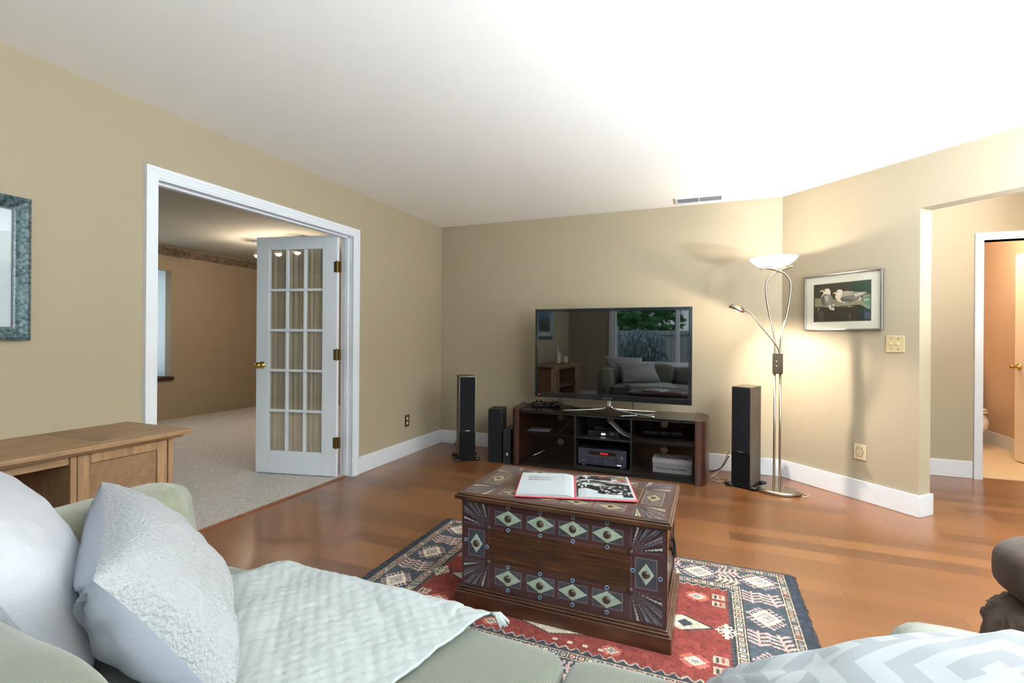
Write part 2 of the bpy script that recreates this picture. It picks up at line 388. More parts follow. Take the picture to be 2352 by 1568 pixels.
class Canvas:
    """raster pattern of a woven, painted or printed surface; every cell becomes part of a mesh face"""
    def __init__(s, w, h, res, bgc):
        s.w, s.h, s.res = w, h, res; s.nx, s.ny = int(round(w/res)), int(round(h/res))
        s.a = np.zeros((s.ny, s.nx, 3)); s.a[:] = bgc
        X, Y = np.meshgrid((np.arange(s.nx)+.5)*res, (np.arange(s.ny)+.5)*res); s.X, s.Y = X, Y
    def poly(s, pts, c):
        pts = np.array(pts, float); x0, y0 = pts.min(0); x1, y1 = pts.max(0); r = s.res
        i0, i1 = max(int(x0/r)-1, 0), min(int(x1/r)+2, s.nx); j0, j1 = max(int(y0/r)-1, 0), min(int(y1/r)+2, s.ny)
        if i1 <= i0 or j1 <= j0: return
        X, Y = s.X[j0:j1, i0:i1], s.Y[j0:j1, i0:i1]; ins = np.zeros(X.shape, bool); n = len(pts)
        for k in range(n):
            (xa, ya), (xb, yb) = pts[k], pts[(k+1) % n]
            if ya == yb: continue
            cr = ((ya > Y) != (yb > Y)) & (X < (xb-xa)*(Y-ya)/(yb-ya)+xa); ins ^= cr
        s.a[j0:j1, i0:i1][ins] = c
    def rect(s, x0, y0, x1, y1, c): s.poly([(x0, y0), (x1, y0), (x1, y1), (x0, y1)], c)
    def ell(s, x, y, rx, ry, c): s.poly([(x+rx*math.cos(t), y+ry*math.sin(t)) for t in np.linspace(0, 2*PI, 40)[:-1]], c)
    def line(s, x0, y0, x1, y1, w, c):
        d = math.hypot(x1-x0, y1-y0) or 1; nx, ny = -(y1-y0)/d*w/2, (x1-x0)/d*w/2
        s.poly([(x0+nx, y0+ny), (x1+nx, y1+ny), (x1-nx, y1-ny), (x0-nx, y0-ny)], c)
    def jitter(s, amt, block=1):
        n = rng.normal(0, amt, (s.ny//block+1, s.nx//block+1, 1)); n = np.repeat(np.repeat(n, block, 0), block, 1)[:s.ny, :s.nx]
        s.a = np.clip(s.a*(1+n), 0, 255)
    def emit(s, mb, o, ux, uy):
        o, ux, uy = Vector(o), Vector(ux).normalized(), Vector(uy).normalized(); q = np.round(s.a/6)*6
        for j in range(s.ny):
            row = q[j]; ch = np.flatnonzero(np.any(row[1:] != row[:-1], axis=1))+1; st = [0, *ch.tolist(), s.nx]
            y0, y1 = j*s.res, (j+1)*s.res
            for a, b in zip(st[:-1], st[1:]):
                x0, x1 = a*s.res, b*s.res
                mb.add([o+ux*x0+uy*y0, o+ux*x1+uy*y0, o+ux*x1+uy*y1, o+ux*x0+uy*y1], [(0, 1, 2, 3)], lin(row[a]))

# ============================================================ SETTING
T = .12
def wallbox(name, boxes, m='wall'):
    mb = MB()
    for b in boxes: mb.box(*b)
    return struct(mb.build(name, m))
DA = .7919; DX, DY = math.cos(DA), -math.sin(DA); NX, NY = math.sin(DA), math.cos(DA)   # diagonal wall direction / outward normal
XB = 3.4088; DL = 1.0328
def dg(s, n=0): return (XB+DX*s+NX*n, DY*s+NY*n)
OY0, OY1, OZ = -3.065, -1.487, 2.045          # doorway to the carpeted room
YR = -5.6
wallbox('wall_left', [(-T, YR-T, 0, 0, OY0-.015, H), (-T, OY1+.015, 0, 0, 1.98, H), (-T, OY0-.015, OZ+.015, 0, OY1+.015, H)])
wallbox('wall_back', [(0, 0, 0, XB+.05, T, H)])
mb = MB(); mb.prism([dg(0), dg(DL), dg(DL, .13), dg(.0, .13)], 0, 2.087); mb.prism([dg(0), dg(2.5), dg(2.5, .13), dg(0, .13)], 2.087, H)
mb.prism([dg(2.5), dg(3.2), dg(3.2, .13), dg(2.5, .13)], 0, H); struct(mb.build('wall_diagonal', 'wall'))
ex, ey = dg(3.2)
PY0, PY1, PZ = -5.0, -2.9, 2.15
wallbox('wall_right', [(ex, YR-T, 0, ex+T, PY0, H), (ex, PY1, 0, ex+T, ey+.02, H), (ex, PY0, PZ, ex+T, PY1, H)])
WX0, WX1, WZ0, WZ1 = .90, 4.16, .69, 2.12
wallbox('wall_rear', [(0, YR-T, 0, WX0, YR, H), (WX1, YR-T, 0, ex, YR, H), (WX0, YR-T, 0, WX1, YR, WZ0), (WX0, YR-T, WZ1, WX1, YR, H)])
# hall and bathroom
BX0, BX1, BZ = 5.012, 5.83, 2.062
wallbox('wall_hall', [(3.5, .6, 0, BX0, .6+T, H), (BX1, .6, 0, 7.2, .6+T, H), (BX0, .6, BZ, BX1, .6+T, H)])
wallbox('wall_hall_end', [(7.2, -2.6, 0, 7.2+T, .6+T, H), (ex+T, -2.6, 0, 7.2, -2.6+T, H), (3.5-T, T, 0, 3.5, .6+T, H)])
wallbox('wall_bathroom', [(5.86, .6+T, 0, 5.86+T, 2.9, H), (4.6, 2.78, 0, 5.86, 2.9, H), (4.6-T, .6+T, 0, 4.6, 2.9, H)], 'bathwall')
# carpeted room
FX = -4.25; BY0, BY1, BB0, BB1 = -2.2, -.258, .609, 2.109
wallbox('wall_far', [(FX-T, -5, 0, FX, BY0, H), (FX-T, BY1, 0, FX, 1.98, H), (FX-T, BY0, 0, FX, BY1, BB0), (FX-T, BY0, BB1, FX, BY1, H)], 'owall')
wallbox('wall_far_side', [(FX, 1.86, 0, -T, 1.98, H), (FX, -5-T, 0, -3.9, -5, H), (-.6, -5-T, 0, -T, -5, H), (-3.9, -5-T, 0, -.6, -5, .3), (-3.9, -5-T, 2.15, -.6, -5, H)], 'owall')
mb = MB(); mb.box(-T-.004, -5, 0, -T, OY0-.015, H); mb.box(-T-.004, OY1+.015, 0, -T, 1.86, H); mb.box(-T-.004, OY0-.015, OZ+.015, -T, OY1+.015, H)
struct(mb.build('wall_far_near', 'owall'))
BD = .55
wallbox('wall_bay', [(FX-BD, BY1, BB0-.1, FX-T, BY1+.08, BB1+.1), (FX-BD, BY0-.08, BB0-.1, FX-T, BY0, BB1+.1), (FX-BD, BY0, BB1, FX-T, BY1, BB1+.1)], 'trim')
mb = MB(); mb.box(FX-BD, BY0, BB0-.05, FX+.035, BY1+.03, BB0); struct(mb.build('trim_bay_sill', 'darkwood'))
def window(name, x0, x1, z0, z1, y, mulls, axis='x', fw=.06, dep=.08, sill=True):
    """axis x: window in a wall of constant y; axis y: constant x"""
    def M_(mb, a0, b0, c0, a1, b1, c1):
        if axis == 'x': mb.box(a0, b0, c0, a1, b1, c1)
        else: mb.box(b0, a0, c0, b1, a1, c1)
    root = thing(name, None, None, (0, 0, 0)); struct(root)
    mb = MB()
    M_(mb, x0, y, z0, x0+fw, y+dep, z1); M_(mb, x1-fw, y, z0, x1, y+dep, z1); M_(mb, x0+fw, y, z0, x1-fw, y+dep, z0+fw); M_(mb, x0+fw, y, z1-fw, x1-fw, y+dep, z1)
    for q in mulls: M_(mb, q-.035, y, z0+fw, q+.035, y+dep, z1-fw)
    mb.build('window_frame', 'trim', root, bevel=.004)
    g = MB(); M_(g, x0+fw, y+dep*.45, z0+fw, x1-fw, y+dep*.45+.006, z1-fw); g.build('glass', 'pane', root)
    return root
w1 = window('window_1', WX0, WX1, WZ0, WZ1, YR-.10, [2.11, 3.1])
mb = MB(); mb.box(WX0-.07, YR, WZ0-.02, WX1+.07, YR+.045, WZ0+.005); mb.box(WX0-.07, YR, WZ0, WX0, YR+.018, WZ1+.07); mb.box(WX1, YR, WZ0, WX1+.07, YR+.018, WZ1+.07); mb.box(WX0, YR, WZ1, WX1, YR+.018, WZ1+.07)
mb.build('window_casing', 'trim', w1, bevel=.003)
window('added_window_2', PY0, PY1, 0.02, PZ, ex+.02, [(PY0+PY1)/2], 'y')  # added in the unseen right wall to let in more ambient light
window('window_3', BY0, BY1, BB0, BB1, FX-BD, [], 'y')
window('added_window_4', -3.9, -.6, .3, 2.15, -5.1, [-2.25])  # unseen window added to light the carpeted room and the French door
# floors and ceilings
mb = MB(); mb.box(-.045, YR-T, -.05, 7.3, .66, 0); mb.prism([(3.4, 0), (3.6, .66), (3.5, .66), (3.4, .1)], -.05, 0)
struct(mb.build('floor', 'floor'))
mb = MB(); mb.box(FX-T, -5.1, -.05, -.062, 2.0, .004); struct(mb.build('floor_carpet', 'carpet'))
mb = MB(); mb.box(-.066, OY0, -.02, -.04, OY1, .008); struct(mb.build('trim_threshold', wood('threshold_wood', (110, 62, 36), (150, 92, 56)), bevel=.002))
mb = MB(); mb.box(4.55, .665, -.05, 5.9, 2.9, .003); struct(mb.build('floor_bathroom', 'tile'))
mb = MB(); mb.box(-.06, YR-T, H, 7.4, 3, H+.1); struct(mb.build('ceiling', 'ceil'))
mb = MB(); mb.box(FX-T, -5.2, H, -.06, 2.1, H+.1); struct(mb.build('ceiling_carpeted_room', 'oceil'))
# torn border strip at top of the far wall
mb = MB(); ys = np.arange(-3.2, 1.861, .02); vs = []
for i, y in enumerate(ys): vs += [(FX+.004, y, 2.315+.004*math.sin(y*9)), (FX+.004, y, 2.425+.012*noise.noise(Vector((y*9, 0, 0)))+.005*random.random())]
n = len(ys); mb.add(vs, [(2*i, 2*i+2, 2*i+3, 2*i+1) for i in range(n-1)]); struct(mb.build('trim_torn_border', 'strip', solid=.003))
# baseboards
BH, BT = .148, .015
def base(name, pts, nrm_t=BT, h=BH):
    mb = MB()
    for p in pts: mb.prism(p, 0, h)
    return struct(mb.build(name, 'trim', bevel=.004))
base('baseboard_left', [[(0, -1.42), (BT, -1.42), (BT, -BT), (0, 0)], [(0, YR), (BT, YR), (BT, -3.14), (0, -3.14)]])
kx = BT*math.tan(DA/2)
base('baseboard_back', [[(0, 0), (BT, -BT), (XB-kx, -BT), (XB, 0)]])
base('baseboard_diagonal', [[dg(0), (XB-kx, -BT), dg(DL+BT, -BT), dg(DL)], [dg(DL), dg(DL+BT, -BT), dg(DL+BT, .13+BT), dg(DL, .13)]])
base('baseboard_hall', [[(3.5, .6), (3.5, .6-BT), (4.945, .6-BT), (4.945, .6)]])
base('baseboard_bathroom', [[(5.86, .8), (5.845, .8), (5.845, 2.78), (5.86, 2.78)]])
base('baseboard_rear', [[(0, YR), (ex, YR), (ex, YR+BT), (BT, YR+BT)]])
# casings
def casing(name, a0, a1, ztop, off, axis='y', sgn=1, w_=.066):
    """profiled casing round an opening; a0,a1 inner faces; off = wall plane; sgn = out of wall"""
    mb = MB()
    def bx(p0, q0, z0, p1, q1, z1):
        lo, hi = sorted((off, off+sgn*q1)); 
        if axis == 'y': mb.box(lo, p0, z0, hi, p1, z1)
        else: mb.box(p0, lo, z0, p1, hi, z1)
    for inner, outer, q in ((0, w_-.003, .012), (.012, w_-.002, .017), (.03, w_-.001, .020), (w_-.02, w_, .024)):
        bx(a0-outer, 0, 0, a0-inner, q, ztop+outer); bx(a1+inner, 0, 0, a1+outer, q, ztop+outer); bx(a0-inner, 0, ztop+inner, a1+inner, q, ztop+outer)
    return mb
mb = casing('', OY0, OY1, OZ, 0, 'y', 1)
mb.box(-T-.002, OY0-.015, 0, 0.002, OY0, OZ+.015); mb.box(-T-.002, OY1, 0, .002, OY1+.015, OZ+.015); mb.box(-T-.002, OY0, OZ, .002, OY1, OZ+.015)
mb.box(-.075, OY1-.012, 0, -.04, OY1, OZ); mb.box(-.075, OY0, OZ-.012, -.04, OY1, OZ)
struct(mb.build('trim_doorway', 'trim'))
mb = casing('', BX0, BX1, BZ, .6, 'x', -1, .062); mb.box(BX0-.012, .6, 0, BX0, .72, BZ); mb.box(BX1, .6, 0, BX1+.012, .72, BZ); mb.box(BX0, .6, BZ-.0, BX1, .72, BZ+.012)
struct(mb.build('trim_bathroom_door', 'trim'))

# French door (door_1)
dyaw = math.atan2(-.161, -.742)
d1 = thing('door_1', 'white fifteen-pane French door standing open into the carpeted room', None, (-.096, -1.538, .012), dyaw); struct(d1)
DWd, DH, DT = .757, 2.036, .036
mb = MB(); gx0, gx1, gz0, gz1 = .135, .638, .192, 1.925
mb.box(0, 0, 0, gx0, DT, DH); mb.box(gx1, 0, 0, DWd, DT, DH); mb.box(gx0, 0, 0, gx1, DT, gz0); mb.box(gx0, 0, gz1, gx1, DT, DH)
mw = .022
for k in (1, 2):
    xx = gx0+(gx1-gx0)*k/3; mb.box(xx-mw/2, .004, gz0, xx+mw/2, DT-.004, gz1)
for k in range(1, 5):
    zz = gz0+(gz1-gz0)*k/5; mb.box(gx0, .005, zz-mw/2, gx1, DT-.005, zz+mw/2)
mb.build('door_leaf', 'trim', d1, bevel=.003)
MB().box(gx0, .016, gz0, gx1, .020, gz1).build('glass', 'pane', d1)
mb = MB(); nn = 120
def cur(u, v): return (gx0-.03+(gx1-gx0+.06)*u, -.012+.006*math.sin(u*70+2*noise.noise(Vector((u*6, v, 0)))), gz0-.03+(gz1-gz0+.06)*v)
mb.grid(cur, 160, 6).build('sheer_curtain', 'sheer', d1, smooth=True)
def knob(parent, x, z, y0, s, m='brass', r=.027):
    mb = MB(); Mx = rotM(rx=-s*PI/2, loc=(x, y0, z))
    mb.lathe([(.001, -.004), (.032, 0), (.032, .006), (.012, .012), (.010, .032), (.020, .04), (r, .052), (r*.95, .064), (.014, .074), (.001, .076)], 24, Mx)
    return mb
knob(d1, DWd-.058, .93, DT, 1).build('door_knob', 'brass', d1, smooth=True); knob(d1, DWd-.058, .93, 0, -1).build('door_knob', 'brass', d1, smooth=True)
for z in (1.768, 1.028, .285):
    mb = MB(); mb.box(-.004, DT*.3, z-.045, .028, DT+.003, z+.045); mb.box(-.03, DT*.5, z-.045, -.004, DT+.002, z+.045); mb.lathe([(.007, z-.05), (.007, z+.05)], 12, Matrix.Translation((-.004, DT+.005, 0)))
    mb.build('hinge', 'abrass', d1)
# bathroom door (door_2)
d2 = thing('door_2', 'white bathroom door standing open seen nearly edge on', None, (5.80, .76, .012), math.atan2(.775, -.125)); struct(d2)
mb = MB(); mb.box(0, 0, 0, .785, .036, 2.04); mb.build('door_leaf', mat('cream_door_paint', (232, 214, 188), .4), d2, bevel=.003)
for s, y0 in ((1, .036), (-1, 0)):
    mb = knob(d2, .725, .93, y0, s, r=.02); mb.tube([(.725, y0+s*.058, .93), (.69, y0+s*.062, .93), (.615, y0+s*.06, .928)], [.009, .009, .007], 10)
    mb.build('lever_handle', 'brass', d2, smooth=True)

# ceiling vent
v = thing('ceiling_vent', 'white louvred air vent set in the ceiling above the television', 'vent', (2.73, -.19, H))
mb = MB()
for a in ((-.20, -.095, -.012, .20, -.075, 0), (-.20, .075, -.012, .20, .095, 0), (-.20, -.075, -.012, -.182, .075, 0), (.182, -.075, -.012, .20, .075, 0), (-.004, -.075, -.01, .004, .075, 0)): mb.box(*a)
mb.build('vent_frame', 'trim', v)
mb = MB()
for k in range(9): mb.box(-.182, -.008, -.001, .182, .008, .001, rotM(rx=.6, loc=(0, -.064+k*.016, -.006)))
mb.build('louvres', mat('grey_louvre_paint', (150, 154, 158), .5), v); MB().box(-.185, -.078, -.001, .185, .078, 0).build('vent_back', mat('vent_shadow_grey', (60, 60, 62), .9), v)

# ============================================================ PATTERNED RUG
def make_rug():
    W_, D_ = 1.955, 1.27; cv = Canvas(W_, D_, .005, (58, 64, 74))
    cream, grey, navy, pink, red, dk, green, tan = (196, 184, 164), (138, 132, 124), (76, 83, 90), (182, 154, 148), (130, 64, 58), (70, 68, 68), (150, 156, 120), (168, 156, 138)
    def hooked(x, y, rx, ry, body, hook, core, n=5, ln=.022):
        for sx in (-1, 1):
            for sy in (-1, 1):
                for k in range(n):
                    t = (k+.5)/n; px, py = x+sx*rx*(1-t), y+sy*ry*t
                    cv.line(px, py, px+sx*ln*.75, py+sy*ln*.75, .008, hook); cv.line(px+sx*ln*.75, py+sy*ln*.75, px+sx*ln*.75, py+sy*ln*.75-sy*.012, .006, hook)
        cv.poly([(x-rx, y), (x, y-ry), (x+rx, y), (x, y+ry)], body)
        cv.poly([(x-rx*.62, y), (x, y-ry*.62), (x+rx*.62, y), (x, y+ry*.62)], core)
        cv.poly([(x-rx*.46, y), (x, y-ry*.46), (x+rx*.46, y), (x, y+ry*.46)], tuple(min(255, c+26) for c in core))
        cv.line(x-.012, y, x+.012, y, .006, grey); cv.line(x, y-.012, x, y+.012, .006, core)
    def comb(x, y, s, c, ang):
        ca, sa = math.cos(ang), math.sin(ang)
        def q(a, b): return (x+(a*ca-b*sa)*s, y+(a*sa+b*ca)*s)
        cv.line(*q(-1, 0), *q(1, 0), .011, c)
        for k in (-.8, -.35, .1, .55): cv.line(*q(k, 0), *q(k+.35, .75), .012, c); cv.line(*q(k, 0), *q(k+.35, -.75), .012, c)
    # side ends darker selvedge at left/right; borders
    e = .028; cv.rect(e, .008, W_-e, D_-.008, cream)
    def ring(d0, d1, c): 
        x0, y0 = e+d0, .008+d0; cv.rect(x0, y0, W_-x0, D_-y0, c)
    def guard(d0, d1):
        mid = (d0+d1)/2
        ring(d0, 0, dk); ring(d0+.005, 0, tan); ring(d1-.005, 0, dk)
        xa, ya = e+mid, .008+mid; xb, yb = W_-xa, D_-ya; k = 0; hw = (d1-d0)/2-.009
        def cell(x, y, k):
            c = [(172, 120, 106), (120, 118, 112), cream, (164, 92, 80), (96, 104, 110)][k % 5]
            cv.rect(x-hw*.9, y-hw*.9, x+hw*.9, y+hw*.9, dk); cv.rect(x-hw*.9+.005, y-hw*.9+.005, x+hw*.9-.005, y+hw*.9-.005, cream)
            if k % 2: cv.rect(x-hw*.4, y-hw*.4, x+hw*.4, y+hw*.4, c)
            else: cv.line(x-hw*.6, y-hw*.6, x+hw*.6, y+hw*.6, .006, c); cv.line(x-hw*.6, y+hw*.6, x+hw*.6, y-hw*.6, .006, c)
        nx_ = int((xb-xa)/(hw*2.2)); ny_ = int((yb-ya)/(hw*2.2))
        for i in range(nx_+1):
            for y in (ya, yb): cell(xa+(xb-xa)*i/nx_, y, k); k += 1
        for i in range(1, ny_):
            for x in (xa, xb): cell(x, ya+(yb-ya)*i/ny_, k); k += 1
    guard(0, .048)
    ring(.048, 0, navy)
    ix, iy = e+.048+.165, .008+.048+.165
    # main border motifs
    cx0, cy0 = e+.048+.0825, .008+.048+.0825; cx1, cy1 = W_-cx0, D_-cy0
    nX, nY = 6, 3
    for i in range(nX+1):
        for y in (cy0, cy1):
            x = cx0+(cx1-cx0)*i/nX; hooked(x, y, .072, .060, (212, 198, 176), pink, (150, 146, 140), 5, .026)
            if i < nX:
                xm = x+(cx1-cx0)/nX/2
                comb(xm, y+.042, .056, pink, 0.2); comb(xm, y-.042, .056, (190, 168, 150), PI-.2)
                cv.ell(xm, y, .008, .008, (150, 160, 150))
    for i in range(1, nY):
        for x in (cx0, cx1):
            y = cy0+(cy1-cy0)*i/nY; hooked(x, y, .060, .070, (212, 198, 176), pink, (150, 146, 140), 5, .024)
    for i in range(nY):
        for x in (cx0, cx1):
            ym = cy0+(cy1-cy0)*(i+.5)/nY; comb(x-.042, ym, .056, pink, PI/2); comb(x+.042, ym, .056, (190, 160, 150), PI/2+.2)
    x0 = ix; 
    guard(.213, .262)
    ring(.262, 0, (60, 62, 68)); fx0, fy0 = e+.262, .008+.262; fx1, fy1 = W_-fx0, D_-fy0
    ring(.275, 0, red)
    # zigzag edge of the field
    z = .022
    for yy, s in ((fy0+.004, 1), (fy1-.004, -1)):
        k = fx0
        while k < fx1: cv.poly([(k, yy), (k+z, yy+s*z*1.1), (k+2*z, yy)], (62, 66, 76)); cv.line(k, yy, k+z, yy+s*z*1.1, .005, tan); cv.line(k+z, yy+s*z*1.1, k+2*z, yy, .005, tan); k += 2*z
    for xx, s in ((fx0+.004, 1), (fx1-.004, -1)):
        k = fy0
        while k < fy1: cv.poly([(xx, k), (xx+s*z*.7, k+z*.5), (xx, k+z)], (84, 84, 86)); k += z
    # medallion
    mx, my = W_/2, D_/2
    st = [(.62, 0), (.50, .06), (.47, .045), (.42, .11), (.38, .10), (.34, .17), (.28, .16), (.22, .24), (.12, .25), (0, .29)]
    pts = [(a, b) for a, b in st]+[(-a, b) for a, b in st[::-1][1:]]+[(-a, -b) for a, b in st[1:]]+[(a, -b) for a, b in st[::-1][1:-1]]
    for sc, c in ((1, dk), (.975, cream), (.90, (180, 168, 148)), (.88, cream), (.6, dk), (.58, (150, 60, 52)), (.4, cream)):
        cv.poly([(mx+a*sc, my+b*sc) for a, b in pts], c)
    for s in (-1, 1):
        for q in (.40, .50): cv.poly([(mx+s*q, my-.03), (mx+s*(q+.035), my), (mx+s*q, my+.03), (mx+s*(q-.03), my)], (64, 70, 78))
        for t in (-1, 1): cv.ell(mx+s*.33, my+t*.07, .03, .022, (132, 122, 108)); cv.poly([(mx+s*.42, my+t*.02), (mx+s*.38, my+t*.055), (mx+s*.36, my+t*.03)], navy)
    # field corner motifs
    for s in (-1, 1):
        for t in (-1, 1):
            hooked(mx+s*.545, my+t*.24, .04, .03, cream, (176, 100, 88), (150, 146, 140), 6, .018)
            bx_, by_ = mx+s*.635, my+t*.235
            for dy in (-.032, .032):
                cv.rect(bx_-.026, by_+dy-.024, bx_+.026, by_+dy+.024, tan); cv.rect(bx_-.016, by_+dy-.016, bx_-.006, by_+dy+.012, dk); cv.rect(bx_+.004, by_+dy-.012, bx_+.014, by_+dy+.016, (160, 80, 70))
            hooked(mx+s*.25, my+t*.30, .03, .022, cream, (176, 100, 88), (120, 118, 112), 4, .014)
        c = (196, 200, 176); qx, qy = mx+s*.66, my
        cv.line(qx-.045, qy, qx+.045, qy, .012, c); cv.line(qx, qy-.055, qx, qy+.055, .012, c)
        for a in (-1, 1): cv.line(qx-.02, qy+a*.035, qx+.02, qy+a*.035, .008, c); cv.line(qx+a*.03, qy-.02, qx+a*.03, qy+.02, .008, c); cv.line(qx-.025, qy-a*.025, qx+.025, qy+a*.025, .008, c)
    for k in range(4): cv.rect(1.0+k*.06, fy0+.045, 1.02+k*.06, fy0+.06, cream)
    cv.jitter(.05); cv.jitter(.05, 4)
    mb = MB(); cv.emit(mb, (0, 0, .011), (1, 0, 0), (0, 1, 0))
    c = lin((70, 66, 62))
    mb.box(0, 0, 0, W_, D_, .0105, c=c)
    o = mb.build('patterned_rug', ATT); o.location = (1.247, -3.285, .001)
    tag(o, 'red and navy tribal-patterned wool rug under the studded wooden trunk', 'rug')
    fr = MB()
    for k in range(254):
        for x, s in ((0, -1), (W_, 1)):
            y = k*.005+random.uniform(-.002, .002); l = random.uniform(.010, .022)
            fr.add([(x, y, .009), (x, y+.004, .009), (x+s*l, y+.004+random.uniform(-.004, .004), .002), (x+s*l, y+random.uniform(-.003, .003), .002)], [(0, 1, 2, 3)])
    f = fr.build('frayed_selvedge', mat('charcoal_wool', (52, 56, 64), .95), o, solid=.002); f['kind'] = 'stuff'
make_rug()

# ============================================================ TRUNK
def make_trunk():
    W_, D_, HB = .918, .530, .50
    t = thing('wooden_trunk', 'dark wooden chest coffee table painted with pale diamonds and corner fans', 'trunk', (1.770, -2.893, .012), math.radians(-.2))
    # plinth
    mb = MB(); mb.box(0, 0, 0, W_, D_, .062); mb.box(.006, .006, .062, W_-.006, D_-.006, .072); mb.box(.014, .014, .072, W_-.014, D_-.014, .080)
    mb.build('plinth', 'trunkwood', t, bevel=.006, seg=3)
    bx, bz0, bz1 = .024, .080, .462; BWd, BH_ = W_-2*bx, bz1-bz0
    MB().box(bx+.003, bx+.003, bz0, W_-bx-.003, D_-bx-.003, bz1).build('chest_body', 'trunkwood', t, bevel=.003)
    slate, plum, blk, pale, mid = (82, 88, 98), (68, 44, 50), (32, 30, 36), (160, 170, 156), (108, 114, 126)
    def fanpaint(cv, ox, oy, cx, cy, sx, sy, top=False):
        """fan from inner corner (ox,oy) filling the rectangle towards outer corner (cx,cy)"""
        cols = [plum, slate, mid, plum, blk, mid, slate, plum, mid, slate, blk, plum, mid, slate, plum, blk, slate, mid, plum]
        if top: cols = [(76, 56, 52), (72, 72, 72), (116, 110, 100), (92, 66, 60), (60, 52, 48), (108, 100, 92), (84, 74, 70), (92, 66, 60), (116, 110, 100), (84, 84, 84), (60, 52, 48), (92, 66, 60), (116, 110, 100), (84, 84, 84), (92, 66, 60), (60, 52, 48), (84, 84, 84), (108, 100, 92), (92, 66, 60)]  # lid fan colours lightened and browned to paint in its reflected light
        w_, h_ = abs(cx-ox), abs(cy-oy); n = 19
        per = [(0, h_)]  # walk the outer perimeter: from above the inner corner round to beside it
        pts = []
        for k in range(n+1):
            q = k/n*(w_+h_); pts.append((q, h_) if q < w_ else (w_, h_-(q-w_)))
        for k in range(n):
            a, b = pts[k], pts[k+1]; c = cols[k]
            if k in (1, 2, n-3, n-2): c = (pale if k in (2, n-3) else (40, 38, 44)) if not top else (150, 146, 120)
            P = [(ox, oy), (ox+sx*a[0], oy+sy*a[1])]
            if a[0] < w_ and b[1] < h_: P.append((ox+sx*w_, oy+sy*h_))
            P.append((ox+sx*b[0], oy+sy*b[1])); cv.poly(P, c)
            cv.line(ox, oy, ox+sx*a[0], oy+sy*a[1], .0035, blk if k % 2 else (88, 70, 76))
    def face(wd, ht, us, vs_, side_u, top, name, M4, pu=(.15, .85), pv=(.29, .68)):
        """pattern canvas; x from left, y from bottom. pu/pv: wood panel limits (fractions, pv from top)"""
        frame = (62, 38, 40) if not top else (72, 52, 48)  # lid tones throughout have the reflection put into their colour
        cellc = (58, 62, 70) if not top else (80, 74, 68)
        cv = Canvas(wd, ht, .0035, frame)
        x0, x1 = pu[0]*wd, pu[1]*wd; y0, y1 = (1-pv[1])*ht, (1-pv[0])*ht
        m_ = .012
        fanpaint(cv, x0, y1, m_, ht-m_, -1, 1, top); fanpaint(cv, x1, y1, wd-m_, ht-m_, 1, 1, top)
        fanpaint(cv, x0, y0, m_, m_, -1, -1, top); fanpaint(cv, x1, y0, wd-m_, m_, 1, -1, top)
        cw = us[1]-us[0] if len(us) > 1 else .16
        for yy0, yy1 in ((y1, ht-m_), (m_, y0)):
            cv.rect(x0+.018*wd, yy0, x1-.018*wd, yy1, frame)
            for u in us:
                hw = cw*.42*wd; yc = (yy0+yy1)/2; hh = (yy1-yy0)*.31
                cv.rect(u*wd-hw, yc-hh, u*wd+hw, yc+hh, (98, 96, 104) if not top else (128, 110, 96)); cv.rect(u*wd-hw+.0035, yc-hh+.0035, u*wd+hw-.0035, yc+hh-.0035, cellc)
        for xa, xb in ((m_, x0), (x1, wd-m_)):
            yc = (y0+y1)/2; hh = (y1-y0)*.5; cv.rect(xa, yc-hh*.95, xb, yc+hh*.95, frame)
            cv.rect(xa+.018, yc-hh*.8, xb-.018, yc+hh*.8, (98, 96, 104) if not top else (128, 110, 96)); cv.rect(xa+.0215, yc-hh*.8+.0035, xb-.0215, yc+hh*.8-.0035, cellc)
        # panel recess outline and wood field
        cv.rect(x0-.010, y0-.010, x1+.010, y1+.010, (48, 28, 28)); cv.rect(x0-.006, y0-.006, x1+.006, y1+.006, (80, 54, 54) if not top else (110, 84, 70))
        wd1 = (70, 42, 24) if not top else (78, 54, 36)
        cv.rect(x0, y0, x1, y1, wd1)
        cv.jitter(.07); 
        # wood grain streaks in the panel
        i0, i1, j0, j1 = [int(q/cv.res) for q in (x0, x1, y0, y1)]
        for j in range(j0, j1):
            g = np.interp(np.arange(i0, i1), np.linspace(i0, i1, 9), 1+.22*rng.standard_normal(9)); cv.a[j, i0:i1] = np.clip(np.array(wd1)*(.85+.3*noise.noise(Vector((0, j*.25, 3))))*g[:, None], 0, 255)
        mb = MB(); cv.emit(mb, (0, 0, 0), (1, 0, 0), (0, 1, 0)); mb.v = [tuple(M4 @ Vector(p)) for p in mb.v]
        return mb.build(name, ATTL, t)
    FM = Matrix.Translation((bx, bx, bz0)) @ Matrix.Rotation(PI/2, 4, 'X')
    face(BWd, BH_, [.2563, .4234, .5838, .7447], None, None, False, 'painted_front_panel', FM)
    def diamond(M4, x, y, rx, ry, top=False, parent=None, th=.003):
        mb = MB(); mb.prism([(-rx, 0), (0, -ry), (rx, 0), (0, ry)], 0, th, M4 @ Matrix.Translation((x, y, 0)))
        o = mb.build('diamond_plaque', MT['pale'] if not top else mtop, t, bevel=.0012)
        r = .0155 if not top else .013
        hs = .3 if top else 1
        st = MB().lathe([(r, th*.5), (r*.98, th+.002*hs), (r*.75, th+.006*hs), (r*.4, th+.0085*hs), (.001, th+.009*hs)], 20, M4 @ Matrix.Translation((x, y, 0)))
        st.build('stud', 'stud', o, smooth=True)
    mtop = mat('reflection_olive_diamond', (140, 132, 100), .45, var=(60, .7, (110, 100, 74)), coat=.3)  # olive tint paints the lid's reflected light into the pale diamonds
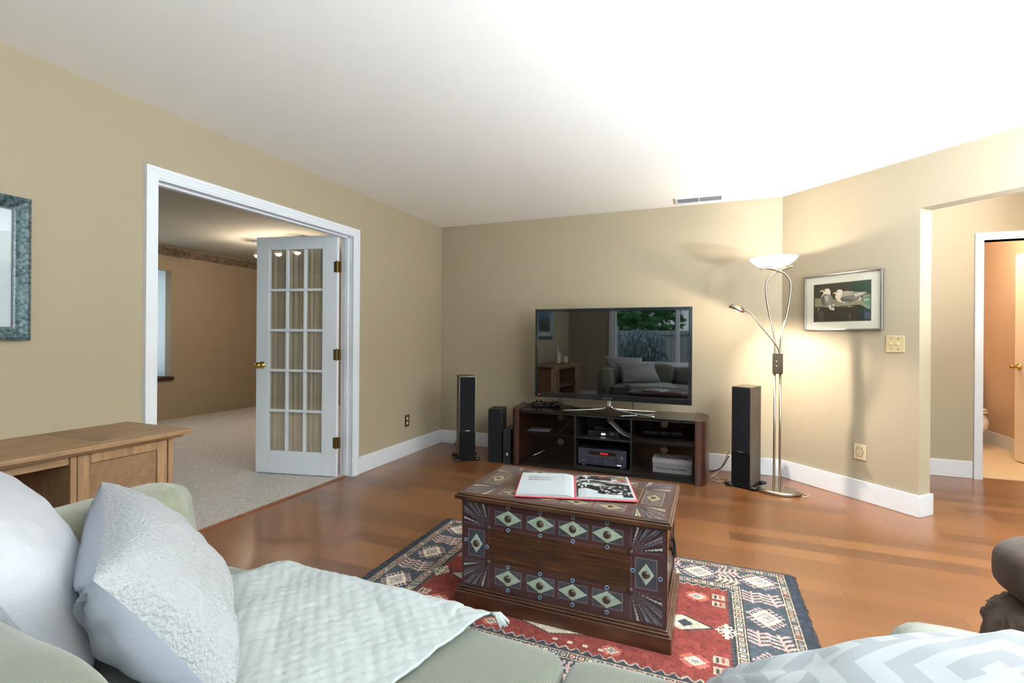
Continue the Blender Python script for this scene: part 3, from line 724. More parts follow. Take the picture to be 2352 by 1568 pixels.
    def ringstud(M4, x, y):
        prof = [(.0085, 0), (.0085, .003), (.0075, .004), (.006, .004), (.005, .003), (.005, 0)]
        MB().lathe(prof, 16, M4 @ Matrix.Translation((x, y, 0)), closed=True).build('ring_stud', 'ring', t, smooth=True)
    for u in (.2563, .4234, .5838, .7447):
        for v_ in (.151, .826): diamond(FM, u*BWd, (1-v_)*BH_, .060, .033)
        for v_ in (.03, .281, .70, .955): ringstud(FM, u*BWd, (1-v_)*BH_)
    for u, (a, b) in ((.083, (.022, .142)), (.917, (.858, .978))):
        diamond(FM, u*BWd, .51*BH_, .030, .042); ringstud(FM, a*BWd, .53*BH_); ringstud(FM, b*BWd, .49*BH_)
    for u in (.15, .85):
        for v_ in (.29, .68):
            MB().lathe([(.012, 0), (.012, .004), (.007, .009), (.001, .0095)], 16, FM @ Matrix.Translation((u*BWd, (1-v_)*BH_, 0))).build('corner_stud', 'stud', t, smooth=True)
    # other three sides: framed boards with side handles
    for sgn, x in ((1, W_-bx), (-1, bx)):
        mb = MB(); x_ = x if sgn > 0 else x-.004
        mb.box(x_, bx+.02, bz0+.01, x_+.004, bx+.07, bz1-.01); mb.box(x_, D_-bx-.07, bz0+.01, x_+.004, D_-bx-.02, bz1-.01); mb.box(x_, bx+.07, bz1-.07, x_+.004, D_-bx-.07, bz1-.01); mb.box(x_, bx+.07, bz0+.01, x_+.004, D_-bx-.07, bz0+.06)
        mb.build('side_moulding', 'darkwood', t, bevel=.001)
        mb = MB(); yc = D_/2
        mb.lathe([(.018, 0), (.018, .004), (.01, .008)], 16, rotM(ry=sgn*PI/2, loc=(x, yc-.05, .32))); mb.lathe([(.018, 0), (.018, .004), (.01, .008)], 16, rotM(ry=sgn*PI/2, loc=(x, yc+.05, .32)))
        mb.tube(smooth_path([(x+sgn*.008, yc-.05, .32), (x+sgn*.016, yc-.045, .285), (x+sgn*.02, yc, .262), (x+sgn*.016, yc+.045, .285), (x+sgn*.008, yc+.05, .32)], 6), .005, 8)
        mb.build('side_handle', 'iron', t, smooth=True)
    # lid
    mb = MB(); mb.box(0, -.006, .468, W_, D_, .486); mb.box(.008, .002, .486, W_-.008, D_-.008, .4935); mb.box(.016, .010, .460, W_-.016, D_-.016, .468)
    lid = mb.build('lid', 'trunkwood', t, bevel=.005, seg=3)
    LM = Matrix.Translation((.022, .016, .4940)); LW, LD = W_-.044, D_-.038
    o = face(LW, LD, [.2563, .4234, .5838, .7447], None, None, True, 'painted_lid_panel', LM, (.15, .85), (.26, .72))
    for u in (.2563, .4234, .5838, .7447):
        for v_ in (.13, .86): diamond(LM, u*LW, (1-v_)*LD, .052, .030, True, th=.0015)
    for u in (.083, .917): diamond(LM, u*LW, .51*LD, .03, .05, True, th=.0015)
make_trunk()

# open book
def make_book():
    b = thing('open_book', 'large open photo book with red cover lying on the wooden trunk', 'book', (2.039, -2.862, .5115), math.radians(15.2))
    W_, D_ = .522, .335; hw = W_/2
    mb = MB(); mb.box(0, 0, 0, hw-.012, D_, .0035); mb.box(hw+.012, 0, 0, W_, D_, .0035); mb.box(hw-.014, -.001, 0, hw+.014, D_+.001, .003)
    mb.build('cover', 'redcover', b, bevel=.001)
    def zt(u, thick):  # page surface height from gutter (u=0) to fore edge (u=1)
        return .0035+thick*(min(1, u*6)**.5)*(1-.25*u) if u > 0 else .0035
    for s, name, th in ((-1, 'left_page', .013), (1, 'right_page', .010)):
        def fn(u, v, s=s, th=th): return (hw+s*(.004+u*(hw-.012)), .006+v*(D_-.012), zt(u, th))
        mb = MB(); n = 24
        vs = []; fs = []
        prof = [(hw+s*(.004+k/n*(hw-.012)), zt(k/n, th)) for k in range(n+1)]
        for y in (.006, D_-.006):
            for x, z in prof: vs.append((x, y, z))
            for x, z in prof: vs.append((x, y, .0036))
        m = n+1
        for k in range(n):
            fs += [(k, k+1, 2*m+k+1, 2*m+k), (k, m+k, m+k+1, k+1), (2*m+k, 2*m+k+1, 3*m+k+1, 3*m+k)]
        fs += [(n, m+n, 3*m+n, 2*m+n)]
        mb.add(vs, fs); mb.build('page_block', 'paper', b)
    # printed photograph on the right page following the page curve (flat print raised a hair)
    pw, ph = hw-.026, D_-.034; cv = Canvas(pw, ph, .002, (36, 38, 34))
    def blob(x, y, rx, ry, c, n=10, j=.35):
        cv.poly([(x+rx*(1+random.uniform(-j, j))*math.cos(2*PI*k/n), y+ry*(1+random.uniform(-j, j))*math.sin(2*PI*k/n)) for k in range(n)], c)
    cv.rect(0, ph*.62, pw, ph, (150, 146, 146))
    for k in range(26): blob(random.uniform(0, pw), random.uniform(ph*.6, ph), random.uniform(.01, .03), random.uniform(.006, .02), random.choice([(225, 225, 222), (60, 56, 54), (205, 205, 205), (190, 80, 70), (235, 235, 235)]))
    blob(pw*.95, ph*.93, .05, .012, (110, 130, 70)); blob(pw*.45, ph*.95, .05, .01, (190, 70, 60)); blob(pw*.1, ph*.8, .03, .012, (190, 90, 80))
    blob(pw*.27, ph*.78, .045, .085, (46, 42, 40)); blob(pw*.58, ph*.84, .03, .035, (62, 48, 46)); blob(pw*.35, ph*.5, .07, .07, (40, 40, 36))
    for k in range(14): blob(random.uniform(pw*.4, pw), random.uniform(ph*.45, ph*.75), random.uniform(.01, .035), random.uniform(.004, .012), random.choice([(190, 188, 192), (150, 150, 150), (215, 215, 215)]))
    for k in range(80): blob(pw*random.uniform(.45, .99), ph*random.uniform(.12, .5), random.uniform(.003, .009), random.uniform(.003, .009), random.choice([(220, 224, 226), (20, 22, 24), (190, 200, 205), (30, 32, 34)]))
    for p in ((.2, .85), (.24, .68), (.1, .42), (.05, .52), (.18, .46)): blob(pw*p[0], ph*p[1], .006, .014, (225, 222, 214))
    cv.rect(pw-.03, ph*.72, pw-.008, ph*.77, (60, 60, 58))
    mb = MB(); cv.emit(mb, (0, 0, 0), (1, 0, 0), (0, 1, 0))
    mb.v = [(hw+.008+x, .018+y, zt((x+.004)/(hw-.012), .010)+.0012) for x, y, z in mb.v]
    mb.c = [tuple(q*.62 for q in c) for c in mb.c]; mb.build('printed_photograph', ATTP, b)
    for k in range(7):
        x0, l = .045, random.uniform(.12, .16)
        MB().box(x0, D_-.062-k*.007, zt(.5, .013), x0+l, D_-.0635-k*.007, zt(.5, .013)+.0008).build('text_line', mat('grey_ink', (150, 152, 156), .8) if k == 0 else bpy.data.materials['grey_ink'], b)
    text('lettering', 'The colour of our time', .0125, b, (.045, D_-.125, zt(.6, .013)+.0003), (0, 0, 0), 'ink', .0003, bold=.0002)
make_book()

# ============================================================ MEDIA CONSOLE + TV
def make_console():
    x0, x1, yf, yb, zt = 1.182, 2.716, -.575, -.115, .522
    c = thing('media_console', 'low espresso media console with rounded wooden ends, smoked glass doors and black glass top', 'tv stand', (1.95, -.345, 0))
    ox, oy = 1.95, -.345
    def L_(mb): mb.v = [(x-ox, y-oy, z) for x, y, z in mb.v]; return mb
    def D_end(xa, s):
        pts = [(xa, yf-.03)]; n = 20
        for k in range(n+1):
            a = -PI/2+PI*k/n; pts.append((xa+s*.018+s*.093*math.cos(a), (yf-.03+yb)/2+(yb-yf+.03)/2*math.sin(a)))
        pts.append((xa, yb)); return pts
    for xa, s in ((x0, -1), (x1, 1)):
        mb = MB().prism(D_end(xa, s), 0.0, .528); L_(mb).build('rounded_end', 'darkwood', c, bevel=.004)
    L_(MB().box(x0, yf, .510, x1, yb, zt)).build('glass_top', 'blackglass', c, bevel=.002)
    mb = MB(); mb.box(x0, yf+.005, .496, x1, yb, .5095); mb.box(x0, yf+.005, .03, x1, yb, .055); mb.box(x0, yf+.03, 0, x1, yb, .03)
    L_(mb).build('carcass', 'blackveneer', c, bevel=.001)
    for xd in (1.712, 2.206): L_(MB().box(xd-.008, yf+.008, .055, xd+.008, yb, .496)).build('divider', 'blackveneer', c)
    for a, b in ((x0, 1.704), (1.72, 2.198), (2.214, x1)): L_(MB().box(a, yf+.02, .298, b, yb, .312)).build('shelf', 'blackveneer', c)
    # back panel with round cable holes
    holes = [(1.449, .400), (1.449, .155), (1.945, .402), (2.442, .404), (2.442, .165)]
    xs = [x0, 1.70, 2.2, x1]; zs = [.03, .305, .50]
    mb = MB(); hr = .033
    for i in range(3):
        for j in range(2):
            xa, xb, za, zb = xs[i], xs[i+1], zs[j], zs[j+1]; hh = [h for h in holes if xa < h[0] < xb and za < h[1] < zb]
            for yy in (yb-.001, yb-.007):
                if not hh: mb.add([(xa, yy, za), (xb, yy, za), (xb, yy, zb), (xa, yy, zb)], [(0, 1, 2, 3)]); continue
                hx, hz = hh[0]; n = 32; vs = []
                for k in range(n):
                    a = 2*PI*k/n; dx, dz = math.cos(a), math.sin(a)
                    t = min(((xb-hx)/dx if dx > 1e-6 else (xa-hx)/dx if dx < -1e-6 else 9), ((zb-hz)/dz if dz > 1e-6 else (za-hz)/dz if dz < -1e-6 else 9))
                    vs += [(hx+hr*dx, yy, hz+hr*dz), (hx+t*dx, yy, hz+t*dz)]
                mb.add(vs, [(2*k, 2*k+1, (2*k+3) % (2*n), (2*k+2) % (2*n)) for k in range(n)])
                for cx_, cz_ in ((xa, za), (xb, za), (xb, zb), (xa, zb)):
                    # fill corner triangles
                    best = sorted(range(n), key=lambda k: (vs[2*k+1][0]-cx_)**2+(vs[2*k+1][2]-cz_)**2)[:2]
                    mb.add([vs[2*best[0]+1], vs[2*best[1]+1], (cx_, yy, cz_)], [(0, 1, 2)])
    L_(mb).build('back_panel', 'blackveneer', c)
    for a, b in ((x0+.002, 1.703), (2.215, x1-.002)):
        L_(MB().box(a, yf-.004, .036, b, yf+.002, .503)).build('glass_door', 'tinted', c)
make_console()
def make_tv():
    t = thing('television', 'large black flat-screen television on a chrome four-legged stand', 'television', (1.283, -.430, 0), math.radians(-1.0))
    W_, Z0, Hh = 1.405, .633, .832; bz = .028
    mb = MB(); mb.box(0, .004, Z0, W_, .05, Z0+Hh); mb.box(.15, .05, Z0+.1, W_-.15, .085, Z0+Hh-.15)
    mb.build('housing', 'black', t, bevel=.004)
    mb = MB(); mb.box(0, -.006, Z0, W_, .004, Z0+.052); mb.box(0, -.006, Z0+Hh-bz, W_, .004, Z0+Hh); mb.box(0, -.006, Z0+.052, bz, .004, Z0+Hh-bz); mb.box(W_-bz, -.006, Z0+.052, W_, .004, Z0+Hh-bz)
    mb.build('bezel', 'bezel', t, bevel=.002)
    mb = MB(); e = .0025; mb.box(-e, -.004, Z0-e, W_+e, .003, Z0); mb.box(-e, -.004, Z0+Hh, W_+e, .003, Z0+Hh+e); mb.box(-e, -.004, Z0, 0, .003, Z0+Hh); mb.box(W_, -.004, Z0, W_+e, .003, Z0+Hh)
    mb.build('clear_rim', mat('smoky_rim', (110, 120, 126), .1), t)
    MB().box(bz, -.001, Z0+.052, W_-bz, .003, Z0+Hh-bz).build('screen', 'screen', t)
    text('lettering', 'SAMSUNG', .018, t, (W_/2-.012, -.0065, Z0+.014), (PI/2, 0, 0), 'silver', .0004, 'CENTER', .0004, 1.15)
    MB().lathe([(.003, 0), (.003, .002)], 10, rotM(rx=PI/2, loc=(.045, -.006, Z0+.025))).build('standby_light', 'orangeled', t)
    # chrome stand
    cx, cy = .705, .03; 
    mb = MB(); mb.tube(smooth_path([(cx, cy, Z0+.06), (cx, cy-.005, Z0-.02), (cx, cy-.008, .575)], 5), [.024]*11, 16); mb.build('stand_neck', 'chrome', t, smooth=True)
    for ax, ay in ((-.40, -.115), (.41, -.135), (-.40, .175), (.40, .175)):
        mb = MB(); P = smooth_path([(cx+.012*math.copysign(1, ax), cy-.008, .612), (cx+.018*math.copysign(1, ax), cy-.008, .578), (cx+.06*math.copysign(1, ax), cy+ay*.12, .556), (cx+ax*.5, cy+ay*.5, .543), (cx+ax, cy+ay, .531)], 6)
        mb.tube(P, [.011-.004*k/len(P) for k in range(len(P))], 10); mb.build('stand_leg', 'chrome', t, smooth=True)
    for x_ in (.20, .225):
        MB().tube(smooth_path([(x_, .045, Z0+.05), (x_+.02, .05, Z0-.01), (x_+.045, .07, .56), (x_+.03, .18, .53), (x_+.02, .29, .53)], 6), .0035, 6).build('cable', 'cable', t, smooth=True)
    MB().tube(smooth_path([(.90, .04, Z0+.03), (.905, .08, .60), (.905, .16, .53), (.90, .30, .53)], 6), .0035, 6).build('cable', 'cable', t, smooth=True)
make_tv()

def simple(name, label, cat, loc, rotz=0, group=None): return thing(name, label, cat, loc, rotz, group)
# AV receiver
a = simple('stereo_receiver', 'wide dark grey stereo receiver on the bottom middle shelf of the media console', 'receiver', (1.735, -.545, .056))
MB().box(0, 0, .014, .43, .33, .160).build('case', mat('gunmetal_case', (44, 46, 56), .35, .6), a, bevel=.003)
MB().box(.004, -.004, .018, .426, 0, .156).build('faceplate', mat('gunmetal_faceplate', (62, 66, 82), .32, .5), a, bevel=.002)
MB().box(.10, -.006, .108, .34, -.004, .136).build('display', 'blackglass', a)
MB().box(.20, -.0065, .113, .27, -.006, .131).build('display_glow', 'redled', a)
for x, z, r in ((.375, .085, .030), (.155, .052, .014), (.250, .052, .014), (.045, .048, .007), (.065, .048, .005)):
    MB().lathe([(r, 0), (r, .012), (r*.85, .016), (.001, .016)], 24, rotM(rx=PI/2, loc=(x, -.004, z))).build('dial', mat('dial_grey', (70, 74, 88), .3, .6) if r == .030 else 'silver' if r < .01 else bpy.data.materials['dial_grey'], a, smooth=False, bevel=.001)
MB().box(.006, -.0055, .096, .345, -.004, .0985).build('trim_line', 'silver', a)
text('lettering', 'YAMAHA', .0085, a, (.022, -.0045, .142), (PI/2, 0, 0), 'silver', .0003, bold=.0002)
text('lettering', 'HD Radio', .006, a, (.275, -.0045, .142), (PI/2, 0, 0), 'silver', .0003)
for k in range(3): MB().box(.352+k*.012, -.007, .030, .358+k*.012, -.004, .035).build('button', 'whiteled', a)
for x in (.045, .385):
    for y in (.03, .29): MB().lathe([(.016, 0), (.018, .004), (.018, .010), (.010, .014)], 18, Matrix.Translation((x, y, 0))).build('foot', 'silver', a, smooth=True)
# set-top box
a = simple('set_top_box', 'slim black cable box with lit clock digits on the middle console shelf', 'cable box', (1.800, -.455, .3125))
MB().box(0, 0, .003, .285, .20, .045).build('case', 'black', a, bevel=.002)
text('lettering', '3:54', .022, a, (.125, -.0005, .012), (PI/2, 0, 0), 'whiteled', .0003, bold=.0005)
MB().lathe([(.013, 0), (.014, .002), (.012, .003)], 24, rotM(rx=PI/2, loc=(.22, 0, .024))).build('dial', mat('ring_grey', (70, 70, 74), .4, .5), a)
text('lettering', 'Panasonic', .008, a, (.008, -.0005, .028), (PI/2, 0, 0), 'silver', .0002)
for x in (.02, .265): MB().box(x-.008, .01, 0, x+.008, .03, .003).build('foot', 'blackm', a)
a = simple('network_router', 'small black router box standing on the slim cable box', 'router', (1.86, -.40, .3576))
MB().box(0, 0, 0, .18, .12, .022).build('case', 'blackm', a, bevel=.003); MB().box(-.01, .005, .0, .055, .10, .028).build('power_adapter', mat('charcoal_plastic', (48, 48, 52), .4), a, bevel=.004)
# white booklet leaning
mb = MB()
def bk(u, v): s = u; return (1.995+.195*s**.85, -.44+.16*v, .318+.115*(1-s)**2.2+.004)
mb.grid(bk, 24, 4); tag(mb.build('curled_booklet', mat('white_glossy_paper', (200, 205, 212), .3), solid=.003, loc=(2.1, -.4, .318)), 'curled white booklet leaning beside the cable box on the middle console shelf', 'booklet')
MB_ = MB().tube(smooth_path([(1.93, -.15, .395), (1.92, -.22, .37), (1.90, -.29, .384)], 8), .004, 8)
tag(MB_.build('power_cord', 'cable', loc=(1.92, -.22, .37)), 'short black cord running from the back-panel hole to the small router', 'cord')
# shoe box
a = simple('shoe_box', 'grey cardboard shoe box with French lettering behind the right smoked glass door', 'box', (2.376, -.505, .0555))
MB().box(.004, .004, 0, .316, .20, .085).build('box', 'greybox', a, bevel=.001)
mb = MB().box(0, 0, .080, .320, .204, .118); mb.build('lid', mat('pale_grey_cardboard', (190, 192, 196), .7), a, bevel=.0015)
text('lettering', 'Toujours imperméable.', .0262, a, (.030, .0035, .030), (PI/2, 0, 0), 'ink', .0003, bold=.0003)
text('lettering', 'COUGAR', .044, a, (.16, .055, .1185), (0, 0, 0), 'ink', .0003, 'CENTER', .0022, 1.35)
# device upper right: spotting scope like camcorder bag
a = simple('camera_lens', 'long black cylindrical camera lens lying on the upper right console shelf', 'lens', (2.47, -.36, .3125), math.radians(4))
Mx = rotM(ry=PI/2, loc=(-.19, 0, .05))
MB().lathe([(.02, 0), (.03, .01), (.032, .09), (.038, .10), (.038, .17), (.034, .18), (.040, .19), (.042, .27), (.047, .28), (.047, .33), (.040, .335)], 28, Mx).build('barrel', 'black', a, bevel=.001)
for z in (.135, .23): MB().lathe([(.0388, z), (.0435, z+.002), (.0435, z+.012), (.0388, z+.014)], 28, Mx).build('focus_ring', 'blackm', a)
MB().box(-.02, -.02, 0, .02, .02, .010).build('mount_foot', 'blackm', a, bevel=.003)
a = simple('black_case', 'black padded case standing beside the long camera lens', 'case', (2.645, -.33, .3125))
MB().box(-.02, -.06, 0, .055, .06, .10).build('body', 'blackm', a, bevel=.012, seg=3)
# papers, magazine, small silver thing
mb = MB().box(-.10, -.07, 0, .10, .07, .006, rotM(rz=.12)); o = mb.build('paper_stack', mat('bluish_grey_paper', (150, 158, 176), .6)); o.location = (1.325, -.40, .3125); tag(o, 'flat stack of printed papers on the upper left console shelf', 'papers')
mb = MB().box(0, -.105, 0, .003, .105, .20, rotM(ry=.75)); o = mb.build('magazine', mat('magazine_cover', (120, 128, 146), .4, var=(30, .6, (80, 86, 100)))); o.location = (1.53, -.36, .3125); tag(o, 'magazine leaning against the divider on the upper left console shelf', 'magazine')
mb = MB().tube(smooth_path([(0, 0, .008), (.05, .03, .03), (.09, .05, .05), (.11, .05, .052)], 6), [.008]*12+[.012]*4+[.014]*3, 10); o = mb.build('metal_spoon', 'chrome', smooth=True); o.location = (1.26, -.42, .056); tag(o, 'shiny curved metal piece on the lower left console shelf', 'metal piece')
# controllers on top left
def pad(loc, rz, label):
    a = thing('game_controller', label, 'game controller', loc, rz, 'game controllers on the console')
    mb = MB(); mb.sell((0, 0, .020), (.045, .032, .016), (.7, .6), 24, 12); mb.build('body', 'black', a, smooth=True)
    for s in (-1, 1):
        MB().sell((s*.055, -.028, .018), (.022, .042, .017), (.9, .9), 20, 12).build('grip', 'black', a, smooth=True)
        MB().lathe([(.006, .034), (.005, .044), (.010, .047), (.010, .050), (.001, .051)], 14, Matrix.Translation((s*.022, -.012, 0))).build('thumbstick', 'blackm', a, smooth=True)
pad((1.245, -.21, .5235), .6, 'black game controller on the left of the console top, nearer the end'); pad((1.42, -.19, .5235), -.5, 'black game controller on the left of the console top, nearer the television')
mb = MB().tube(smooth_path([(1.33, -.32, .528), (1.24, -.33, .530), (1.15, -.30, .545), (1.085, -.28, .536), (1.058, -.27, .44), (1.05, -.28, .36)], 8), .004, 8)
tag(mb.build('controller_cord', 'cable', smooth=True, loc=(1.2, -.2, .53)), 'black cord hanging over the left rounded end of the media console', 'cord')

# ============================================================ SPEAKERS
def tower(loc, rz, w_, d_, h_, split, label, trimlight=False, feet=True, wave=False):
    t = thing('tower_speaker', label, 'speaker', loc, rz, 'floor speakers around the television')
    z0 = .02
    MB().box(0, .012, z0, w_, d_, z0+h_).build('cabinet', 'spkwood', t, bevel=.003)
    if trimlight: 
        m = MB().box(0, .009, z0+split, .004, .0125, z0+h_); m.box(w_-.004, .009, z0+split, w_, .0125, z0+h_); m.box(0, .009, z0+h_-.004, w_, .0125, z0+h_); m.build('edge_band', 'silver', t)
    MB().box(.004, 0, z0+split, w_-.004, .012, z0+h_-.005).build('upper_grille', 'grille', t, bevel=.004)
    MB().box(.001, .004, z0+.005, w_-.001, .012, z0+split-.003).build('lower_baffle', 'blackm', t, bevel=.002)
    MB().box(w_/2-.022, -.003, z0+split+.004, w_/2+.022, .001, z0+split+.013).build('badge', 'silver', t, bevel=.001)
    if feet:
        MB().box(-.004, .004, .006, w_+.004, d_+.004, z0).build('plinth', 'blackm', t, bevel=.004)
        for sx in (0, 1):
            for sy in (0, 1):
                fx, fy = (-.018 if not sx else w_+.018), (.02 if not sy else d_-.02)
                MB().sell((fx, fy, .015), (.034, .028, .015), (.8, .9), 20, 12).build('foot', 'black', t, smooth=True)
    return t
tower((.608, -.685, .001), math.radians(34.7), .155, .255, .795, .265, 'tall slim tower speaker with black grille in the corner left of the console', True)
tower((2.990, -.491, .001), math.radians(-22.6), .144, .258, .790, .262, 'tower speaker with silver-edged grille between the console and the floor lamp', True)
t = thing('bookshelf_speaker', 'shorter plain black box speaker beside the tall corner tower', 'speaker', (.860, -.583, 0), math.radians(10), group='floor speakers around the television')
MB().box(0, .008, 0, .135, .215, .508).build('cabinet', 'spkblack', t, bevel=.003); MB().box(.004, 0, .004, .131, .008, .504).build('grille', 'grille', t, bevel=.002)
MB().lathe([(.003, 0), (.003, .002)], 10, rotM(rx=PI/2, loc=(.115, 0, .485))).build('badge', 'silver', t); MB().lathe([(.004, 0), (.004, .002)], 10, rotM(rx=PI/2, loc=(.018, 0, .25))).build('badge', 'silver', t)
t = thing('desktop_computer', 'slim black computer tower against the left end of the console', 'computer', (1.015, -.575, 0), math.radians(6))
MB().box(0, .006, 0, .070, .32, .320).build('case', 'spkblack', t, bevel=.003); MB().box(.002, 0, .002, .068, .006, .318).build('front_panel', mat('gloss_black_panel', (34, 36, 42), .2), t, bevel=.002)
for k in range(5): MB().box(.012, -.001, .295-k*.011, .017, 0, .300-k*.011).build('indicator', 'silver', t)
for z in (.100, .085): MB().lathe([(.003, 0), (.003, .002)], 10, rotM(rx=PI/2, loc=(.042, 0, z))).build('port', 'whiteled', t)
mb = MB().tube(smooth_path([(.522, -.420, .10), (.48, -.37, .105), (.38, -.25, .10), (.27, -.12, .06), (.23, -.09, .008), (.24, -.11, .006)], 8), .004, 8)
tag(mb.build('speaker_wire', 'cable', smooth=True, loc=(.4, -.3, .05)), 'black wire looping from the corner tower speaker to the floor', 'wire')
for i, (m_, pts, lab) in enumerate((('cable', [(2.80, -.22, .03), (2.86, -.30, .06), (2.93, -.35, .12), (2.98, -.37, .22)], 'black cable rising behind the right-hand tower speaker'),
        ('wcable', [(2.84, -.30, .01), (2.90, -.26, .05), (2.95, -.30, .16), (2.985, -.34, .27)], 'pale cable rising behind the right-hand tower speaker'),
        ('bcable', [(2.84, -.38, .008), (2.90, -.42, .01), (2.96, -.37, .014), (2.92, -.30, .01), (2.86, -.33, .02), (2.91, -.38, .024), (2.97, -.33, .012)], 'tangled beige cable on the floor right of the media console'))):
    tag(MB().tube(smooth_path(pts, 8), .0038, 8).build('cable', m_, smooth=True, loc=(2.9, -.3, .01)), lab, 'cable')

# ============================================================ FLOOR LAMP
def make_lamp():
    LX, LY = 3.318, -.50
    t = thing('floor_lamp', 'lit brushed nickel floor lamp with looped stem, white glass bowl and reading arm', 'floor lamp', (LX, LY, 0))
    mb = MB(); mb.lathe([(.150, 0), (.158, .004), (.158, .020), (.150, .028), (.125, .031), (.11, .030), (.04, .0305), (.001, .0305)], 48, Matrix.Translation((.01, -.01, 0)), 1, .72); mb.build('base', 'nickel', t, smooth=True)
    for s in (-1, 1): MB().tube([(s*.020, 0, .028), (s*.019, 0, .93)], .0085, 14).build('stem', 'nickel', t, smooth=True)
    for s in (-1, 1):
        P = smooth_path([(s*.018, 0, 1.07), (s*.018, 0, 1.13), (s*.028, 0, 1.24), (s*.062, 0, 1.40), (s*.083, 0, 1.55), (s*.082, -.004*s, 1.64), (s*.045, -.012*s, 1.705), (0, -.016*s, 1.728), (-s*.05, -.010*s, 1.748), (-s*.092, 0, 1.758)], 8)
        MB().tube(P, .0078, 12).build('looped_arm', 'nickel', t, smooth=True)
        MB().sell((-s*.094, 0, 1.760), (.011, .011, .011), (1, 1), 14, 10).build('finial', 'nickel', t, smooth=True)
    sw = MB().box(-.036, -.014, .925, .036, .014, 1.085).build('switch_housing', mat('dark_bronze_housing', (78, 68, 56), .35, .5), t, bevel=.004)
    for z in (1.022, .985): MB().lathe([(.006, 0), (.006, .012), (.001, .013)], 12, rotM(rx=PI/2, loc=(-.012, -.014, z))).build('dimmer_knob', 'silver', sw)
    # bowl, open top, tapering, slightly tipped as in the photo
    Mt = rotM(ry=math.radians(-1.5), loc=(-.032, 0, 1.752))
    o_ = [(.030, .000), (.075, .006), (.110, .022), (.145, .050), (.172, .082)]; i_ = [(.168, .080), (.141, .050), (.106, .026), (.072, .010), (.001, .005)]
    mb = MB(); mb.lathe([(.001, -.001)]+o_+i_, 56, Mt); mb.build('glass_bowl', 'frosted', t, smooth=True)
    MB().lathe([(.095, .004), (.100, .004), (.100, .009), (.095, .009)], 40, Mt, closed=True).build('support_ring', 'nickel', t, smooth=True)
    MB().lathe([(.001, .024), (.012, .024), (.014, .045), (.010, .058), (.001, .060)], 16, Mt).build('bulb', 'bulb', t, smooth=True)
    MB().lathe([(.016, .004), (.016, .023), (.001, .024)], 16, Mt).build('bulb_socket', 'nickel', t)
    # reading arm
    P = smooth_path([(.012, 0, 1.075), (.004, -.006, 1.12), (-.02, -.01, 1.165), (-.09, -.02, 1.26), (-.158, -.03, 1.348), (-.19, -.03, 1.395), (-.215, -.03, 1.414), (-.238, -.03, 1.420)], 8)
    MB().tube(P, [.007]*30+[.0055]*(len(P)-30), 12).build('reading_arm', 'nickel', t, smooth=True)
    tilt = math.radians(24); Mh = rotM(ry=tilt, loc=(-.292, -.03, 1.440))
    prof = [(.063, -.018), (.062, -.002), (.054, .012), (.036, .022), (.012, .026), (.001, .0262), (.001, .0245), (.034, .0205), (.052, .010), (.060, -.003), (.061, -.018)]
    MB().lathe(prof, 36, Mh, 1, .82).build('reading_shade', 'nickel', t, smooth=True)
    MB().lathe([(.001, .006), (.010, .006), (.011, -.002), (.001, -.006)], 14, Mh).build('reading_bulb', 'bulb', t, smooth=True)
    MB().tube([(-.27, -.035, 1.43), (-.29, -.04, 1.395), (-.298, -.04, 1.368)], .0015, 6).build('adjusting_pin', 'nickel', t)
    # lamps' own light
    l = add_light('uplight', 'POINT', (LX-.032, LY, 1.790), 22, (1, .88, .76), .02)
    l2 = add_light('readinglight', 'POINT', (LX-.296, LY-.03, 1.425), 20, (1, .83, .66), .012)
    sd = Vector((3.62, -.25, .75))-Vector((LX-.30, LY-.03, 1.42))
    add_light('reading_beam', 'SPOT', (LX-.300, LY-.03, 1.418), 60, (1, .85, .70), .015, tuple(sd.to_track_quat('-Z', 'Y').to_euler()), spot=math.radians(105), blend=1)
    # cord
    mb = MB().tube(smooth_path([(.16, -.08, .010), (.20, -.06, .006), (.205, -.02, .005), (.14, .08, .005), (.06, .16, .005), (-.02, .145, .005), (-.12, .16, .005)], 8), .003, 6); mb.build('cord', 'wcable', t, smooth=True)
make_lamp()

